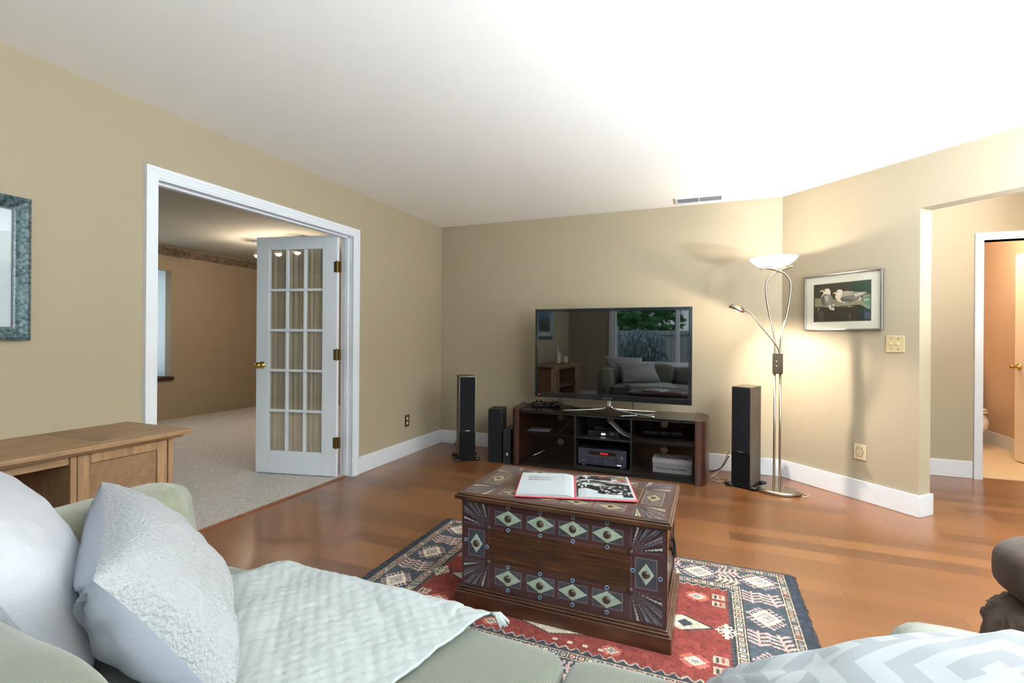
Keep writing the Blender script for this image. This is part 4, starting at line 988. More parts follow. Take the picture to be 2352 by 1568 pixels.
# ============================================================ WALL PICTURES, PLATES
def gull_picture():
    # local: x along the diagonal wall, y into the room negative; plane at wall
    s0 = .222; L = .592
    p = thing('framed_photograph', 'silver-framed black and white photo of two gulls on a rail', 'picture', (*dg(s0), 1.268), -DA)
    # local x direction = diagonal direction; local -y = into room
    Wd, Ht = .592, .444
    mb = MB(); b = .012
    mb.box(0, -.026, 0, Wd, -.003, b); mb.box(0, -.026, Ht-b, Wd, -.003, Ht); mb.box(0, -.026, b, b, -.003, Ht-b); mb.box(Wd-b, -.026, b, Wd, -.003, Ht-b)
    mb.build('frame', 'silver', p, bevel=.0015)
    MB().box(b, -.014, b, Wd-b, -.004, Ht-b).build('mat_board', mat('warm_white_mat', (226, 218, 206), .8), p)
    px0, pz0, pw, ph = .080, .072, .430, .295
    cv = Canvas(pw, ph, .0018, (66, 58, 48))
    def m(x, y):
        t = (x-583)/1025; top = 582+(495-582)*t; bot = 1235+(1220-1235)*t
        w0, w1 = 653, 725; u = t*w1/((1-t)*w0+t*w1); return (u*pw, (1-(y-top)/(bot-top))*ph)
    def P(pts, c): cv.poly([m(*q) for q in pts], c)
    def E(x, y, rx, ry, c): P([(x+rx*math.cos(t), y+ry*math.sin(t)) for t in np.linspace(0, 2*PI, 30)[:-1]], c)
    P([(1250, 500), (1608, 490), (1608, 760), (1250, 740)], (52, 66, 52)); P([(1400, 500), (1608, 490), (1608, 740), (1400, 700)], (46, 72, 58))
    P([(590, 975), (1400, 930), (1608, 1000), (1608, 1225), (590, 1235)], (56, 47, 38)); P([(1380, 960), (1608, 1010), (1608, 1215), (1380, 1215)], (40, 52, 50)); P([(1500, 1080), (1608, 1080), (1608, 1190), (1500, 1190)], (62, 78, 104))
    P([(595, 820), (720, 812), (980, 850), (1400, 860), (1490, 760), (1608, 752), (1608, 1010), (1400, 935), (950, 965), (595, 972)], (150, 138, 112))
    for k in range(14): y = 830+k*10; P([(600+random.random()*300, y), (1300, y+20), (1300, y+23), (600, y+3)], (118, 106, 84) if k % 2 else (172, 160, 134))
    P([(1420, 850), (1608, 760), (1608, 1000)], (96, 128, 110)); P([(1470, 850), (1560, 830), (1580, 860), (1500, 865)], (186, 196, 176)); P([(1430, 940), (1590, 985), (1600, 1015), (1560, 1010)], (140, 160, 140))
    P([(1060, 850), (1100, 700), (1180, 685), (1300, 700), (1400, 708), (1510, 706), (1560, 722), (1470, 765), (1425, 800), (1440, 830), (1400, 870), (1330, 885), (1210, 905), (1110, 895)], (136, 126, 118))
    P([(1100, 700), (1180, 685), (1300, 702), (1280, 760), (1100, 790)], (176, 164, 152)); P([(1300, 735), (1510, 708), (1480, 745), (1330, 800)], (206, 192, 178)); P([(1340, 865), (1400, 850), (1410, 790), (1438, 830), (1400, 870)], (226, 212, 200)); P([(1060, 800), (1250, 840), (1350, 850), (1250, 890), (1080, 870)], (100, 94, 88))
    P([(958, 780), (985, 720), (1090, 690), (1095, 770), (1055, 830), (1080, 885), (1190, 895), (1120, 903), (1020, 875), (975, 830)], (226, 206, 190)); E(1045, 708, 58, 48, (230, 212, 198)); P([(908, 742), (960, 702), (985, 712), (975, 738), (940, 735)], (214, 184, 160)); E(1010, 706, 11, 8, (60, 50, 44))
    P([(697, 850), (702, 790), (740, 740), (865, 735), (912, 795), (936, 880), (930, 935), (958, 1015), (935, 1035), (905, 1030), (840, 985), (760, 975), (715, 930)], (140, 130, 122))
    P([(702, 820), (740, 745), (790, 760), (770, 860), (800, 950), (730, 930)], (104, 96, 90)); P([(760, 780), (850, 760), (840, 850), (880, 860), (800, 870)], (186, 172, 160)); P([(830, 950), (880, 930), (905, 1020), (880, 1030)], (218, 204, 192)); P([(900, 925), (960, 930), (940, 960)], (214, 200, 188)); P([(925, 985), (955, 1015), (930, 1035), (905, 1025)], (226, 214, 204))
    P([(720, 770), (760, 690), (875, 690), (880, 760), (830, 740), (770, 740), (715, 790)], (228, 208, 192)); E(815, 688, 60, 46, (232, 214, 200)); P([(672, 692), (715, 668), (762, 674), (750, 700), (715, 695)], (222, 192, 168)); E(775, 678, 12, 8, (60, 50, 44))
    E(660, 1003, 20, 10, (190, 180, 160)); P([(650, 1010), (670, 1010), (672, 1060), (655, 1060)], (120, 110, 96)); E(1230, 968, 26, 12, (176, 160, 134)); P([(1215, 1090), (1232, 1090), (1240, 1225), (1225, 1225)], (110, 104, 90))
    cv.jitter(.05, 2)
    mb = MB(); cv.emit(mb, (px0, -.0148, pz0), (1, 0, 0), (0, 0, 1)); mb.build('gull_print', ATTP, p)
    mb = MB(); q = .004
    for a in ((px0-q, pz0-q, px0+pw+q, pz0), (px0-q, pz0+ph, px0+pw+q, pz0+ph+q), (px0-q, pz0, px0, pz0+ph), (px0+pw, pz0, px0+pw+q, pz0+ph)): mb.box(a[0], -.0152, a[1], a[2], -.0142, a[3])
    mb.build('inner_mat_edge', mat('grey_mat_edge', (110, 98, 84), .8), p)
    MB().box(b, -.0185, b, Wd-b, -.0175, Ht-b).build('glazing', 'pane', p)
gull_picture()
def left_picture():
    y0, y1, z0, z1 = -4.56, -3.607, 1.168, 1.790
    p = thing('framed_artwork', 'large picture with blue-black metallic frame and white mat above the sideboard', 'picture', (0, (y0+y1)/2, z0))
    yc = (y0+y1)/2; m = mat('mottled_blue_black_frame', (48, 60, 66), .32, .35, var=(70, .9, (104, 128, 134)), bump=(90, .4, .003))
    mb = MB(); hw = (y1-y0)/2; Hh = z1-z0; fw = .052
    prof = [(0, .004), (0, .030), (.012, .034), (.034, .022), (.046, .014), (fw, .012), (fw, .004)]   # (inset, out)
    vs = []; fs = []; n = len(prof)
    for (sy, sz) in ((-1, 0), (1, 0), (1, 1), (-1, 1)):
        for a, o in prof: vs.append((o, sy*(hw-a), (a if sz == 0 else Hh-a)))
    for k in range(4):
        for i in range(n-1): fs.append((k*n+i, k*n+i+1, ((k+1) % 4)*n+i+1, ((k+1) % 4)*n+i))
    mb.add(vs, fs); mb.build('frame', m, p)
    mb = MB()
    q = .006
    for a in ((-hw+fw, fw, hw-fw, fw+q), (-hw+fw, Hh-fw-q, hw-fw, Hh-fw), (-hw+fw, fw+q, -hw+fw+q, Hh-fw-q), (hw-fw-q, fw+q, hw-fw, Hh-fw-q)): mb.box(.004, a[0], a[1], .0135, a[2], a[3])
    mb.build('beaded_slip', mat('grey_beaded_slip', (104, 110, 120), .4, .4, bump=(220, 1, .004)), p)
    MB().box(.004, -hw+fw+q, fw+q, .009, hw-fw-q, Hh-fw-q).build('mat_board', mat('cool_white_mat', (206, 212, 224), .8), p)
    MB().box(.009, -hw+fw+.075, fw+.075, .0105, hw-fw-.075, Hh-fw-.075).build('inner_mat', mat('cool_inner_mat', (190, 198, 212), .8), p)
    cv = Canvas(2*(hw-fw-.085), Hh-2*fw-.17, .005, (70, 110, 150)); h_ = cv.h
    cv.rect(0, h_*.8, cv.w, h_, (90, 134, 180)); cv.poly([(0, 0), (cv.w, 0), (cv.w, h_*.72), (cv.w*.7, h_*.6), (cv.w*.4, h_*.78), (0, h_*.55)], (62, 72, 78)); cv.poly([(0, 0), (cv.w, 0), (cv.w, h_*.3), (0, h_*.4)], (44, 60, 58))
    mb = MB(); cv.emit(mb, (.0112, -hw+fw+.085, fw+.085), (0, 1, 0), (0, 0, 1)); mb.build('print', ATTP, p)
    MB().box(.0125, -hw+fw+q, fw+q, .0132, hw-fw-q, Hh-fw-q).build('glazing', 'pane', p)
left_picture()
# double light switch
s = thing('light_switch', 'brass double light switch below the gull photo', 'light switch', (*dg(.829), 1.109), -DA)
MB().box(0, -.006, 0, .116, 0, .118).build('cover_plate', mat('pale_brass_plate', (206, 188, 146), .35, .25), s, bevel=.002)
for x in (.036, .080):
    MB().box(x-.005, -.018, .052, x+.005, -.006, .066, None).build('toggle', 'cream', s, bevel=.002)
    for z in (.022, .096): MB().lathe([(.004, 0), (.004, .0015)], 10, rotM(rx=PI/2, loc=(x, -.006, z))).build('screw', 'abrass', s)
s = thing('wall_outlet', 'ivory outlet with scalloped brass outline low on the wall right of the lamp', 'outlet', (*dg(.613), .300), -DA)
MB().box(0, -.006, 0, .086, 0, .115).build('cover_plate', 'cream', s, bevel=.002)
pts = [(.043+.026*(1+.14*math.cos(6*a))*math.cos(a), .058+.034*(1+.14*math.cos(6*a))*math.sin(a)) for a in np.linspace(0, 2*PI, 61)]
MB().tube([(x, -.0065, z) for x, z in pts], .0012, 6).build('scalloped_outline', 'brass', s)
s = thing('wall_outlet', 'dark bronze double outlet low on the wall beside the doorway', 'outlet', (0, -.668, .290), 0)
MB().box(0, -.037, 0, .005, .037, .118).build('cover_plate', mat('bronze_plate', (110, 92, 60), .35, .7), s, bevel=.002)
for z in (.036, .082): MB().lathe([(.016, 0), (.016, .002)], 20, rotM(ry=PI/2, loc=(.005, 0, z))).build('socket', 'cream', s)

# ============================================================ SIDEBOARD
def make_sideboard():
    Y0, Y1, X1, ZT = -4.94, -3.262, .452, .745
    s = thing('sideboard', 'honey oak sideboard with woven rattan doors along the left wall', 'sideboard', (.23, (Y0+Y1)/2, 0))
    oy = (Y0+Y1)/2; ox = .23
    def L_(mb): mb.v = [(x-ox, y-oy, z) for x, y, z in mb.v]; return mb
    xb = .018
    mb = MB(); mb.box(xb, Y0-.05, ZT-.022, X1+.052, Y1+.055, ZT); mb.box(xb, Y0-.025, ZT-.035, X1+.028, Y1+.03, ZT-.022)
    L_(mb).build('top', 'oak', s, bevel=.005, seg=3)
    L_(MB().box(xb+.03, Y1-.30, ZT, X1-.02, Y1-.20, ZT+.0008)).build('inlaid_board', wood('oak_crossband', (112, 84, 62), (136, 106, 80), (1, 9, 9)), s)
    mb = MB()
    for y in (Y0, Y1-.035): mb.box(xb, y, .02, X1-.03, y+.035, ZT-.035)
    L_(mb).build('end_panel', 'oakv', s, bevel=.002)
    ya, yb_ = -3.64, -4.56
    for y in (Y0, -4.585, -3.662, Y1-.022): L_(MB().box(X1-.035, y, .02, X1, y+.022, ZT-.035)).build('upright', 'oakv', s, bevel=.003)
    L_(MB().box(X1-.032, -4.56, ZT-.072, X1-.004, -3.664, ZT-.035)).build('apron', 'oak', s, bevel=.003)
    L_(MB().box(X1-.032, Y0+.04, .02, X1-.004, Y1-.04, .09)).build('apron', 'oak', s, bevel=.003)
    for y in (-4.595, -3.67): L_(MB().box(xb, y+.01, .09, X1-.035, y+.03, ZT-.035)).build('divider', 'oakv', s)
    L_(MB().box(xb, -4.57, .36, X1-.05, -3.645, .38)).build('shelf', 'oak', s); L_(MB().box(xb, Y0+.03, .07, X1-.04, Y1-.03, .09)).build('bottom_board', 'oak', s)
    L_(MB().box(xb, Y0+.03, .02, xb+.012, Y1-.03, ZT-.04)).build('back_board', wood('shaded_oak', (110, 76, 56), (134, 96, 72), (9, .8, 9)), s)
    for y0, y1 in ((-3.637, Y1-.025), (Y0+.025, -4.588)):
        d = MB(); a = .044; z0, z1 = .094, ZT-.038
        d.box(X1-.028, y0, z0, X1-.002, y0+a, z1); d.box(X1-.028, y1-a, z0, X1-.002, y1, z1); d.box(X1-.028, y0+a, z0, X1-.002, y1-a, z0+a); d.box(X1-.028, y0+a, z1-a, X1-.002, y1-a, z1)
        dd = L_(d).build('door', 'oakv', s, bevel=.004)
        L_(MB().box(X1-.020, y0+a, z0+a, X1-.013, y1-a, z1-a)).build('rattan_panel', 'rattan', dd)
        ky = y0+.022 if y0 > -4 else y1-.022
        m_ = MB().lathe([(.005, 0), (.005, .01), (.010, .016), (.009, .022), (.001, .025)], 14, rotM(ry=PI/2, loc=(X1-.002, ky, .40))); L_(m_).build('door_knob', 'oakv', dd, smooth=True)
    return s
make_sideboard()
def vase(name, label, prof, loc, m, cat='vase'):
    o = MB().lathe(prof, 28).build(name, m, smooth=True); o.location = loc; tag(o, label, cat, None)
vase('tall_vase', 'tall pale bottle vase standing on the sideboard', [(.03, 0), (.042, .02), (.045, .12), (.02, .18), (.014, .27), (.018, .28)], (.24, -4.20, .747), 'porcelain')
vase('glass_bottle', 'slim pale glass bottle beside the tall vase on the sideboard', [(.03, 0), (.032, .13), (.012, .17), (.012, .22)], (.22, -4.38, .747), mat('pale_glass', (190, 200, 205), .1))
vase('white_jar', 'short white jar on the sideboard beside the bottle', [(.045, 0), (.05, .01), (.05, .10), (.044, .11), (.001, .112)], (.26, -4.56, .747), 'porcelain', 'jar')

# ============================================================ SOFA
def n3(p, s): return noise.noise(Vector(p)*s)
def cushion(x0, x1, y0, y1, z0, z1, crown=.03, e=(.35, .25), nz=.006, nu=72, nv=28):
    c = ((x0+x1)/2, (y0+y1)/2, (z0+z1)/2); r = ((x1-x0)/2, (y1-y0)/2, (z1-z0)/2)
    def fn(p, x, y, z):
        k = (1-abs(x)**3)*(1-abs(y)**3); p = p+Vector((0, 0, crown*k*z)); return p+Vector((0, 0, 1))*nz*n3(p, 5)
    return MB().sell(c, r, e, nu, nv, fn)
def make_sofa():
    s = thing('sofa', 'sage green corduroy sofa with rounded arms in the foreground', 'sofa', (2.2, -4.15, 0))
    def L_(mb): mb.v = [(x-2.2, y+4.15, z) for x, y, z in mb.v]; return mb
    XL, XR = 1.055, 3.355; aw = .24; yF, yB = -3.73, -4.78
    L_(MB().box(XL+.02, yB+.02, .07, XR-.02, yF-.01, .30)).build('base', 'sofa', s, bevel=.02, seg=3)
    def arm(xa, xb, yF=yF, ht=.325):
        mb = MB(); w_ = xb-xa; n = 40; ny = 24; secs = []
        for j in range(ny+1):
            t = j/ny; y = yF+(yB-yF)*t; e = min(1, (t*ny+.15)/2.6); e = math.sqrt(max(0, 1-(1-e)**2)) if e < 1 else 1
            sh = .94+.06*e; sec = []
            for k in range(n):
                a = 2*PI*k/n; cx, cz = math.cos(a), math.sin(a)
                px = math.copysign(abs(cx)**.45, cx)*w_/2*sh
                pz = math.copysign(abs(cz)**.55, cz)
                z = .39+pz*ht*(sh if pz > 0 else 1)
                if z < .075: z = .075
                p = (xa+w_/2+px, y, z); d = .008*n3(p, 6)
                sec.append((p[0]+d, p[1], p[2]+d*.8))
            secs.append(sec)
        vs = [p for q in secs for p in q]; fs = [(j*n+k, (j+1)*n+k, (j+1)*n+(k+1) % n, j*n+(k+1) % n) for j in range(ny) for k in range(n)]
        fs += [tuple(range(n)), tuple(ny*n+k for k in range(n-1, -1, -1))]
        mb.add(vs, fs); return mb
    L_(arm(XL, XL+aw)).build('arm', 'sofaarm', s, smooth=True); L_(arm(XR-aw, XR, -3.635, .278)).build('arm', 'sofaarm', s, smooth=True)
    L_(cushion(XL+.04, XR-.04, -4.80, -4.62, .10, .715, .0, (.25, .2))).build('back', 'sofa', s, smooth=True)
    sx = [1.30, 1.90, 2.505, 3.11]
    for i in range(3):
        a, b = sx[i]+.003, sx[i+1]-.003
        L_(cushion(a if i else a+.0, b, -4.50, -3.655, .275, .452, .012, (.22, .13))).build('seat_cushion', 'sofa', s, smooth=True)
    for a, b in ((1.30, 2.16), (2.18, 3.09)):
        L_(cushion(a, b, -4.66, -4.38, .44, .78 if a < 2 else .74, .0, (.45, .30), .014)).build('back_cushion', 'sofa', s, smooth=True)
    for x in (XL+.09, XR-.09):
        for y in (yF-.1, yB+.1): L_(MB().lathe([(.025, 0), (.032, .075)], 16, Matrix.Translation((x, y, 0)))).build('foot', 'darkwood', s)
make_sofa()
def pillow(name, label, C, thick, mats, wr=.01, pinch=.10, n=44, seam=None, backmat=None, cat='pillow'):
    """C: four corners TL,TR,BR,BL; front face towards normal"""
    C = [Vector(c) for c in C]; ctr = sum(C, Vector())/4
    nrm = (C[1]-C[0]).cross(C[3]-C[0]).normalized()
    root = thing(name, label, cat, ctr)
    def surf(side):
        mb = MB()
        def fn(u, v):
            a, b = u*2-1, v*2-1
            # pinch edges inwards between the corners
            a2 = a*(1-pinch*(1-b*b)*abs(a)**2*1.0); b2 = b*(1-pinch*(1-a*a)*abs(b)**2*1.0)
            uu, vv = (a2+1)/2, (b2+1)/2
            p = (C[0]*(1-uu)+C[1]*uu)*(1-vv)+(C[3]*(1-uu)+C[2]*uu)*vv
            k = max(0, (1-a*a)*(1-b*b)); h = thick*(k**.42)
            q = Vector((u*3, v*3, side*7)); edge = min(1, 6*(1-max(abs(a), abs(b))))
            # radiating gathers near corners
            ga = 0
            for cx, cy in ((-1, -1), (1, -1), (1, 1), (-1, 1)):
                dx, dy = a-cx, b-cy; r = math.hypot(dx, dy); ga += math.sin(math.atan2(dy, dx)*14)*math.exp(-r*2.6)*min(1, r*4)
            h += edge*(wr*noise.noise(q)*1.6+wr*.5*noise.noise(q*3)+wr*(.9 if side > 0 else 2.2)*ga)*(1 if k > 0 else 0)
            return p+nrm*h*side-ctr
        mb.grid(fn, n, n); return mb
    f = surf(1); o1 = f.build('front_cover', mats[0], root, smooth=True)
    g = surf(-1); g.f = [q[::-1] for q in g.f]; o2 = g.build('back_cover', mats[1], root, smooth=True)
    for o in (o1, o2):
        me = o.data; uv = me.uv_layers.new(name='UVMap'); n_ = n
        for lp in me.loops:
            vi = lp.vertex_index; uv.data[lp.index].uv = ((vi % (n+1))/n, (vi//(n+1))/n)
    return root
pillow('throw_pillow', 'nubby white throw pillow nearest the camera on the left of the sofa', [(1.30, -4.00, .80), (1.87, -4.31, .79), (2.00, -4.16, .50), (1.44, -3.84, .49)], .108, ('plush', 'satin'), .012)
pillow('throw_pillow', 'soft white pillow at the far left behind the nubby one', [(1.05, -4.20, .895), (1.66, -4.42, .875), (1.74, -4.26, .51), (1.22, -4.06, .51)], .11, ('cotton', 'cotton'), .008)
def chevron_mat():
    m = bpy.data.materials.new('grey_white_leaf_print'); m.use_nodes = True
    nt = m.node_tree; N = nt.nodes; L = nt.links; b = N['Principled BSDF']
    uv = N.new('ShaderNodeUVMap'); sp = N.new('ShaderNodeSeparateXYZ'); L.new(uv.outputs[0], sp.inputs[0])
    u = math_node(nt, 'MULTIPLY', sp.outputs[0], 4); v = math_node(nt, 'MULTIPLY', sp.outputs[1], 4)
    fu = math_node(nt, 'FRACT', u); fv = math_node(nt, 'FRACT', v)
    # diagonal of each cell picks stripe direction, alternate cells mirrored
    par = math_node(nt, 'MODULO', math_node(nt, 'ADD', math_node(nt, 'FLOOR', u), math_node(nt, 'FLOOR', v)), 2)
    fu2 = math_node(nt, 'ABSOLUTE', math_node(nt, 'SUBTRACT', fu, par))
    sel = math_node(nt, 'GREATER_THAN', fu2, fv)
    s1 = math_node(nt, 'GREATER_THAN', math_node(nt, 'FRACT', math_node(nt, 'MULTIPLY', math_node(nt, 'ADD', u, math_node(nt, 'MULTIPLY', v, .25)), 2.5)), .5)
    s2 = math_node(nt, 'GREATER_THAN', math_node(nt, 'FRACT', math_node(nt, 'MULTIPLY', math_node(nt, 'ADD', v, math_node(nt, 'MULTIPLY', u, .25)), 2.5)), .5)
    mx = N.new('ShaderNodeMix'); mx.data_type = 'FLOAT'; L.new(sel, mx.inputs[0]); L.new(s1, mx.inputs[2]); L.new(s2, mx.inputs[3])
    c = N.new('ShaderNodeMix'); c.data_type = 'RGBA'; L.new(mx.outputs[0], c.inputs['Factor'])
    c.inputs[6].default_value = (*lin((156, 160, 163)), 1); c.inputs[7].default_value = (*lin((138, 143, 146)), 1)
    L.new(c.outputs[2], b.inputs['Base Color']); b.inputs['Roughness'].default_value = .9
    return m
MT['chev'] = chevron_mat()
pillow('throw_pillow', 'white pillow with grey leaf-like stripes at the right end of the sofa', [(2.775, -4.03, .665), (3.24, -3.86, .745), (3.42, -4.28, .86), (2.98, -4.47, .775)], .10, ('chev', 'chev'), .006, .04)
def make_throw():
    t = thing('throw_blanket', 'white quilted cotton throw spread over the sofa seat', 'blanket', (1.9, -3.95, .46))
    top = .473
    def edge(u):  # front edge X from 1.33 to 2.285
        return 1.40+.885*u
    def fn(u, v):
        # v: 0 front drop .. 1 back ; right edge slopes from (2.285,-3.645) to (2.13,-4.35)
        yb = -4.30
        if v < .06:
            y = -3.625-.004; z = top-.015-(1-v/.06)*.055*(1-u**6)
            x = edge(u)
        else:
            q = (v-.06)/.94; y = -3.632+(yb+3.632)*q; x = edge(u)+(-.16*q*u)-.0*q
            z = top-.014*math.exp(-q*18)
        y -= max(0, 1.60-x)*1.0*(1-max(0, (v-.06)/.94))
        p = Vector((x, y, z)); k = 1 if v > .06 else v/.06
        # quilted puffs and drag folds
        z += k*(0.0014*math.sin(x*2*PI/.040+3*n3(p, 3))*math.sin(y*2*PI/.045+3*n3(p, 4))+.007*n3(p, 6)+.012*abs(n3((x*2.2, y*8+x*4.5, 0), 1))+.002*n3(p, 24))
        z += .012*math.exp(-((x-1.56)**2)/.006-((y+3.69)**2)/.008)+.008*math.exp(-((x-1.95)**2)/.03-((y+3.68)**2)/.003)
        z += .012*math.exp(-((y+3.66-.0)**2)/.002)*(1 if x < 2.2 else .4)
        # gather towards the tassel corner
        g = math.exp(-((x-2.285)**2+(y+3.635)**2)/.006); y += g*-.0
        return Vector((x, y, z))-Vector((1.9, -3.95, .46))
    mb = MB().grid(fn, 170, 130); mb.build('quilted_cloth', 'quilt', t, smooth=True, solid=.006)
    for k in range(16):
        a = -.2+.9*k/15-.5; l = random.uniform(.035, .05)
        p0 = Vector((2.285, -3.636, .472))-Vector((1.9, -3.95, .46)); d = Vector((math.cos(a), math.sin(a)*.8, 0))
        MB().tube([p0, p0+d*l*.5+Vector((0, 0, .004)), p0+d*l+Vector((0, 0, -.012-.008*random.random()))], [.004, .0035, .002], 6).build('tassel_strand', 'quilt', t, smooth=True)
make_throw()

# ============================================================ BROWN RECLINER
def make_recliner():
    c = thing('recliner_armchair', 'brown microfibre armchair with pleated arm front at the right edge', 'armchair', (4.05, -2.75, 0), 0)
    def L_(mb): mb.v = [(x-4.05, y+2.75, z) for x, y, z in mb.v]; return mb
    def pleat(cx, cy, cz):
        def f(p, x, y, z):
            a = math.atan2(p.z-cz, p.y-cy); r = math.hypot(p.z-cz, p.y-cy)
            k = 1+.045*math.sin(a*26)*min(1, r/.05)*(1 if x < .1 else 0)
            return Vector((p.x-(.012 if x < 0 else 0)*math.sin(a*26)*.5, cy+(p.y-cy)*k, cz+(p.z-cz)*k))
        return f
    for y in (-2.97, -3.79):
        L_(MB().sell((4.02, y, .535), (.43, .135, .105), (.55, .55), 56, 28, lambda p, *a: p+Vector((0, 0, .012*n3(p, 6))))).build('arm_pad', 'brown', c, smooth=True)
        L_(MB().sell((4.0, y, .32), (.435, .145, .165), (.6, .6), 120, 36, pleat(4.0, y, .36))).build('pleated_arm_front', 'brown', c, smooth=True)
        L_(MB().box(3.66, y-.11, .05, 4.42, y+.11, .40)).build('arm_body', 'brown', c, bevel=.04, seg=4)
    L_(MB().sell((3.98, -3.38, .38), (.36, .28, .10), (.4, .3), 48, 20)).build('seat_cushion', 'brown', c, smooth=True)
    L_(MB().box(3.70, -3.66, .06, 4.45, -3.10, .32)).build('base', 'brown', c, bevel=.03, seg=3)
    L_(MB().sell((4.42, -3.38, .70), (.14, .36, .38), (.5, .5), 48, 24)).build('backrest', 'brown', c, smooth=True)
    for x in (3.74, 4.38):
        for y in (-2.97, -3.79): L_(MB().lathe([(.025, 0), (.03, .055)], 14, Matrix.Translation((x, y, 0)))).build('foot', 'blackm', c)
make_recliner()

# ============================================================ UNSEEN UPLIGHTERS ADDED TO BRIGHTEN CEILING AND ROOM
def uplighter(x, y, e, label):
    t = thing('added_fill_uplighter', label, 'floor lamp', (x, y, 0), group='unseen uplighters added to fill the room with light')
    MB().lathe([(.13, 0), (.14, .01), (.13, .025), (.02, .03)], 32).build('base', 'nickel', t, smooth=True)
    MB().tube([(0, 0, .03), (0, 0, 1.02)], .011, 12).build('stem', 'nickel', t, smooth=True)
    MB().lathe([(.02, 1.02), (.10, 1.03), (.17, 1.06), (.165, 1.06), (.095, 1.036), (.001, 1.03)], 36).build('metal_bowl', 'nickel', t, smooth=True)
    MB().lathe([(.001, 1.040), (.08, 1.040), (.08, 1.045), (.001, 1.045)], 24).build('light_disc', 'bulb', t)
    l = add_light('added_fill_light', 'AREA', (x, y, 1.065), e, (.80, .91, 1.0), .30, (PI, 0, 0)); l.data.shape = 'DISK'; l.data.spread = PI
uplighter(5.25, -5.2, UPW*1.7, 'unseen uplighter added to brighten the ceiling from the rear right corner')
uplighter(5.25, -2.75, UPW*1.25, 'unseen uplighter added to brighten the ceiling from the wall before the hall')

# ============================================================ TOILET
t = thing('toilet', 'white toilet just inside the bathroom doorway', 'toilet', (5.55, 2.35, .003))
MB().sell((0, -.05, .26), (.185, .26, .15), (.8, .9), 40, 20, lambda p, x, y, z: Vector((p.x*(1 if z > 0 else 1-.45*z*z), -.05+(p.y+.05)*(1 if z > 0 else 1-.3*z*z), p.z))).build('bowl', 'porcelain', t, smooth=True)
MB().lathe([(.13, 0), (.12, .03), (.10, .15), (.12, .2)], 32, Matrix.Translation((0, .02, 0)), 1, 1.5).build('pedestal', 'porcelain', t, smooth=True)
MB().lathe([(.175, .385), (.185, .39), (.185, .402), (.175, .407)], 40, Matrix.Translation((0, -.05, 0)), 1, 1.35).build('seat', 'porcelain', t, smooth=True)
MB().lathe([(.172, .410), (.182, .414), (.18, .428), (.10, .445), (.001, .448)], 40, Matrix.Translation((0, -.04, 0)), 1, 1.35).build('lid', 'porcelain', t, smooth=True)
MB().box(-.22, .22, .38, .22, .42, .76).build('tank', 'porcelain', t, bevel=.02, seg=3); MB().box(-.23, .21, .762, .23, .425, .79).build('tank_lid', 'porcelain', t, bevel=.008)

# ============================================================ OTHER ROOM CEILING LIGHT, HALL AND BATH LAMPS
t = thing('track_light', 'three-bulb ceiling track light glimpsed past the French door', 'ceiling light', (-2.29, -.20, H))
MB().box(-.42, -.03, -.03, .42, .03, 0).build('ceiling_bar', 'trim', t, bevel=.004)
for x in (-.35, .02, .335):
    MB().tube([(x, 0, -.03), (x, 0, -.15)], .006, 8).build('rod', 'nickel', t)
    MB().lathe([(.001, -.14), (.03, -.15), (.05, -.19), (.05, -.20), (.028, -.165), (.001, -.155)], 20, Matrix.Translation((x, 0, 0))).build('lamp_shade', 'nickel', t, smooth=True)
    MB().sell((x, 0, -.205), (.035, .035, .022), (1, 1), 16, 10).build('bulb', 'bulb', t, smooth=True)
    add_light('track_bulb_light', 'POINT', (-2.29+x, -.20, H-.24), 10, (1, .84, .66), .03)
def dome(name, label, loc, e, col):
    t = thing(name, label, 'ceiling light', loc)
    MB().lathe([(.16, 0), (.16, -.02), (.15, -.03)], 32).build('mounting_ring', 'trim', t)
    MB().lathe([(.145, -.03), (.13, -.06), (.08, -.085), (.001, -.095)], 32).build('glass_shade', 'frosted', t, smooth=True)
    add_light(name+'_light', 'POINT', (loc[0], loc[1], loc[2]-.16), e, col, .08)
dome('hall_ceiling_light', 'round frosted ceiling light in the hall', (4.95, -.45, H), 26, (1, .86, .70))
dome('bathroom_ceiling_light', 'round frosted ceiling light in the bathroom', (5.2, 1.6, H), 18, (1, .80, .60))

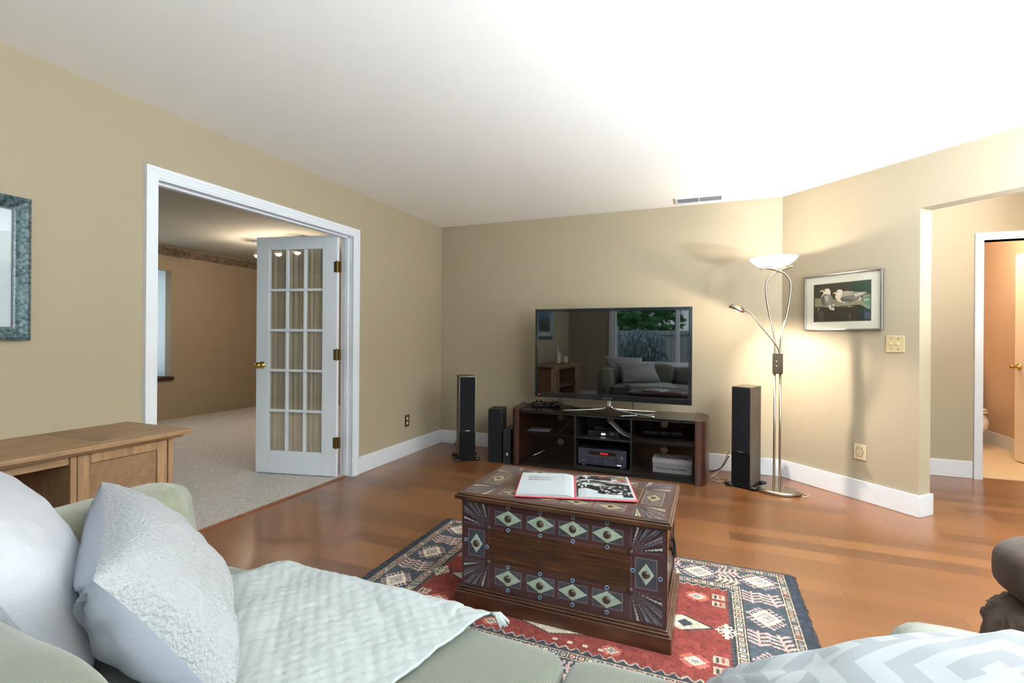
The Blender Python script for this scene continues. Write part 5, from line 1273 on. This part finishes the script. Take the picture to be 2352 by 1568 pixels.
# ============================================================ GARDEN SEEN IN THE TELEVISION
mb = MB().box(-16, -22, -.35, 16, YR-T-.02, -.30); struct(mb.build('ground_lawn', 'grass'))
f = thing('garden_fence', 'weathered board fence across the garden outside', 'fence', (0, -10.2, -.3))
MB().box(-9, 0, 0, 9, .03, 1.72).build('boards', 'fence', f)
for k in range(9): MB().box(-8.8+k*2.2, .03, 0, -8.7+k*2.2, .13, 1.85).build('post', 'fence', f)
MB().box(-9, .03, 1.60, 9, .08, 1.68).build('rail', 'fence', f)
def leaves(cx, cy, cz, rx, ry, rz, n, s, fall=0):
    mb = MB()
    for _ in range(n):
        v_ = rng.normal(size=3); v_ /= np.linalg.norm(v_); r = rng.random()**.35
        p = Vector((cx+rx*v_[0]*r, cy+ry*v_[1]*r, cz+rz*v_[2]*r))
        M4 = rotM(rng.uniform(0, 6), rng.uniform(0, 6), rng.uniform(0, 6), p) if not fall else rotM(PI/2+rng.uniform(-.5, .5), rng.uniform(-.5, .5), rng.uniform(0, 6), p)
        a = s*rng.uniform(.6, 1.3); mb.add([M4 @ Vector(q) for q in ((-a*.35, 0, 0), (0, -a, 0), (a*.35, 0, 0), (0, a, 0))], [(0, 1, 2, 3)])
    return mb
trees = [(-5.6, -14.5, 3.4, 2.4, 1.6, 2.8, 'broad green tree behind the garden fence at the far side'), (-.6, -14.0, 3.2, 2.4, 1.5, 2.6, 'green tree behind the garden fence reflected in the television'), (4.4, -14.6, 3.6, 2.4, 1.6, 2.9, 'green tree behind the garden fence nearer the patio')]
for cx, cy, cz, rx, ry, rz, lab in trees:
    t = thing('garden_tree', lab, 'tree', (cx, cy, -.3), group='trees beyond the fence')
    leaves(0, 0, cz, rx, ry, rz, 4200, .21).build('foliage', 'leafg', t); MB().tube([(0, 0, 0), (.05, 0, 1.5), (0, .05, 3.2)], [.16, .12, .06], 10).build('trunk', 'bark', t, smooth=True)
t = thing('weeping_shrub', 'weeping blue-grey shrub in front of the garden fence', 'shrub', (.95, -8.8, -.3))
leaves(0, 0, 1.28, .62, .5, .42, 2200, .075, 1).build('foliage', 'leafb', t); leaves(.45, 0, .9, .22, .3, .55, 700, .07, 1).build('foliage', 'leafb', t); MB().tube([(0, 0, 0), (.05, 0, .7), (0, 0, 1.3)], [.05, .04, .02], 8).build('trunk', 'bark', t)
for i, (x, y, z, r, m_, lab) in enumerate(((-.25, -8.2, .55, .5, 'leafg', 'low green shrub left of the weeping shrub'), (2.05, -8.0, .35, .5, 'leafb', 'low grey shrub right of the weeping shrub'), (.92, -7.7, .5, .42, 'leafy', 'low tan shrub under the weeping shrub'))):
    t = thing('garden_shrub', lab, 'shrub', (x, y, -.3)); leaves(0, 0, z, r, .4, z*.9, 900, .07).build('foliage', m_, t)
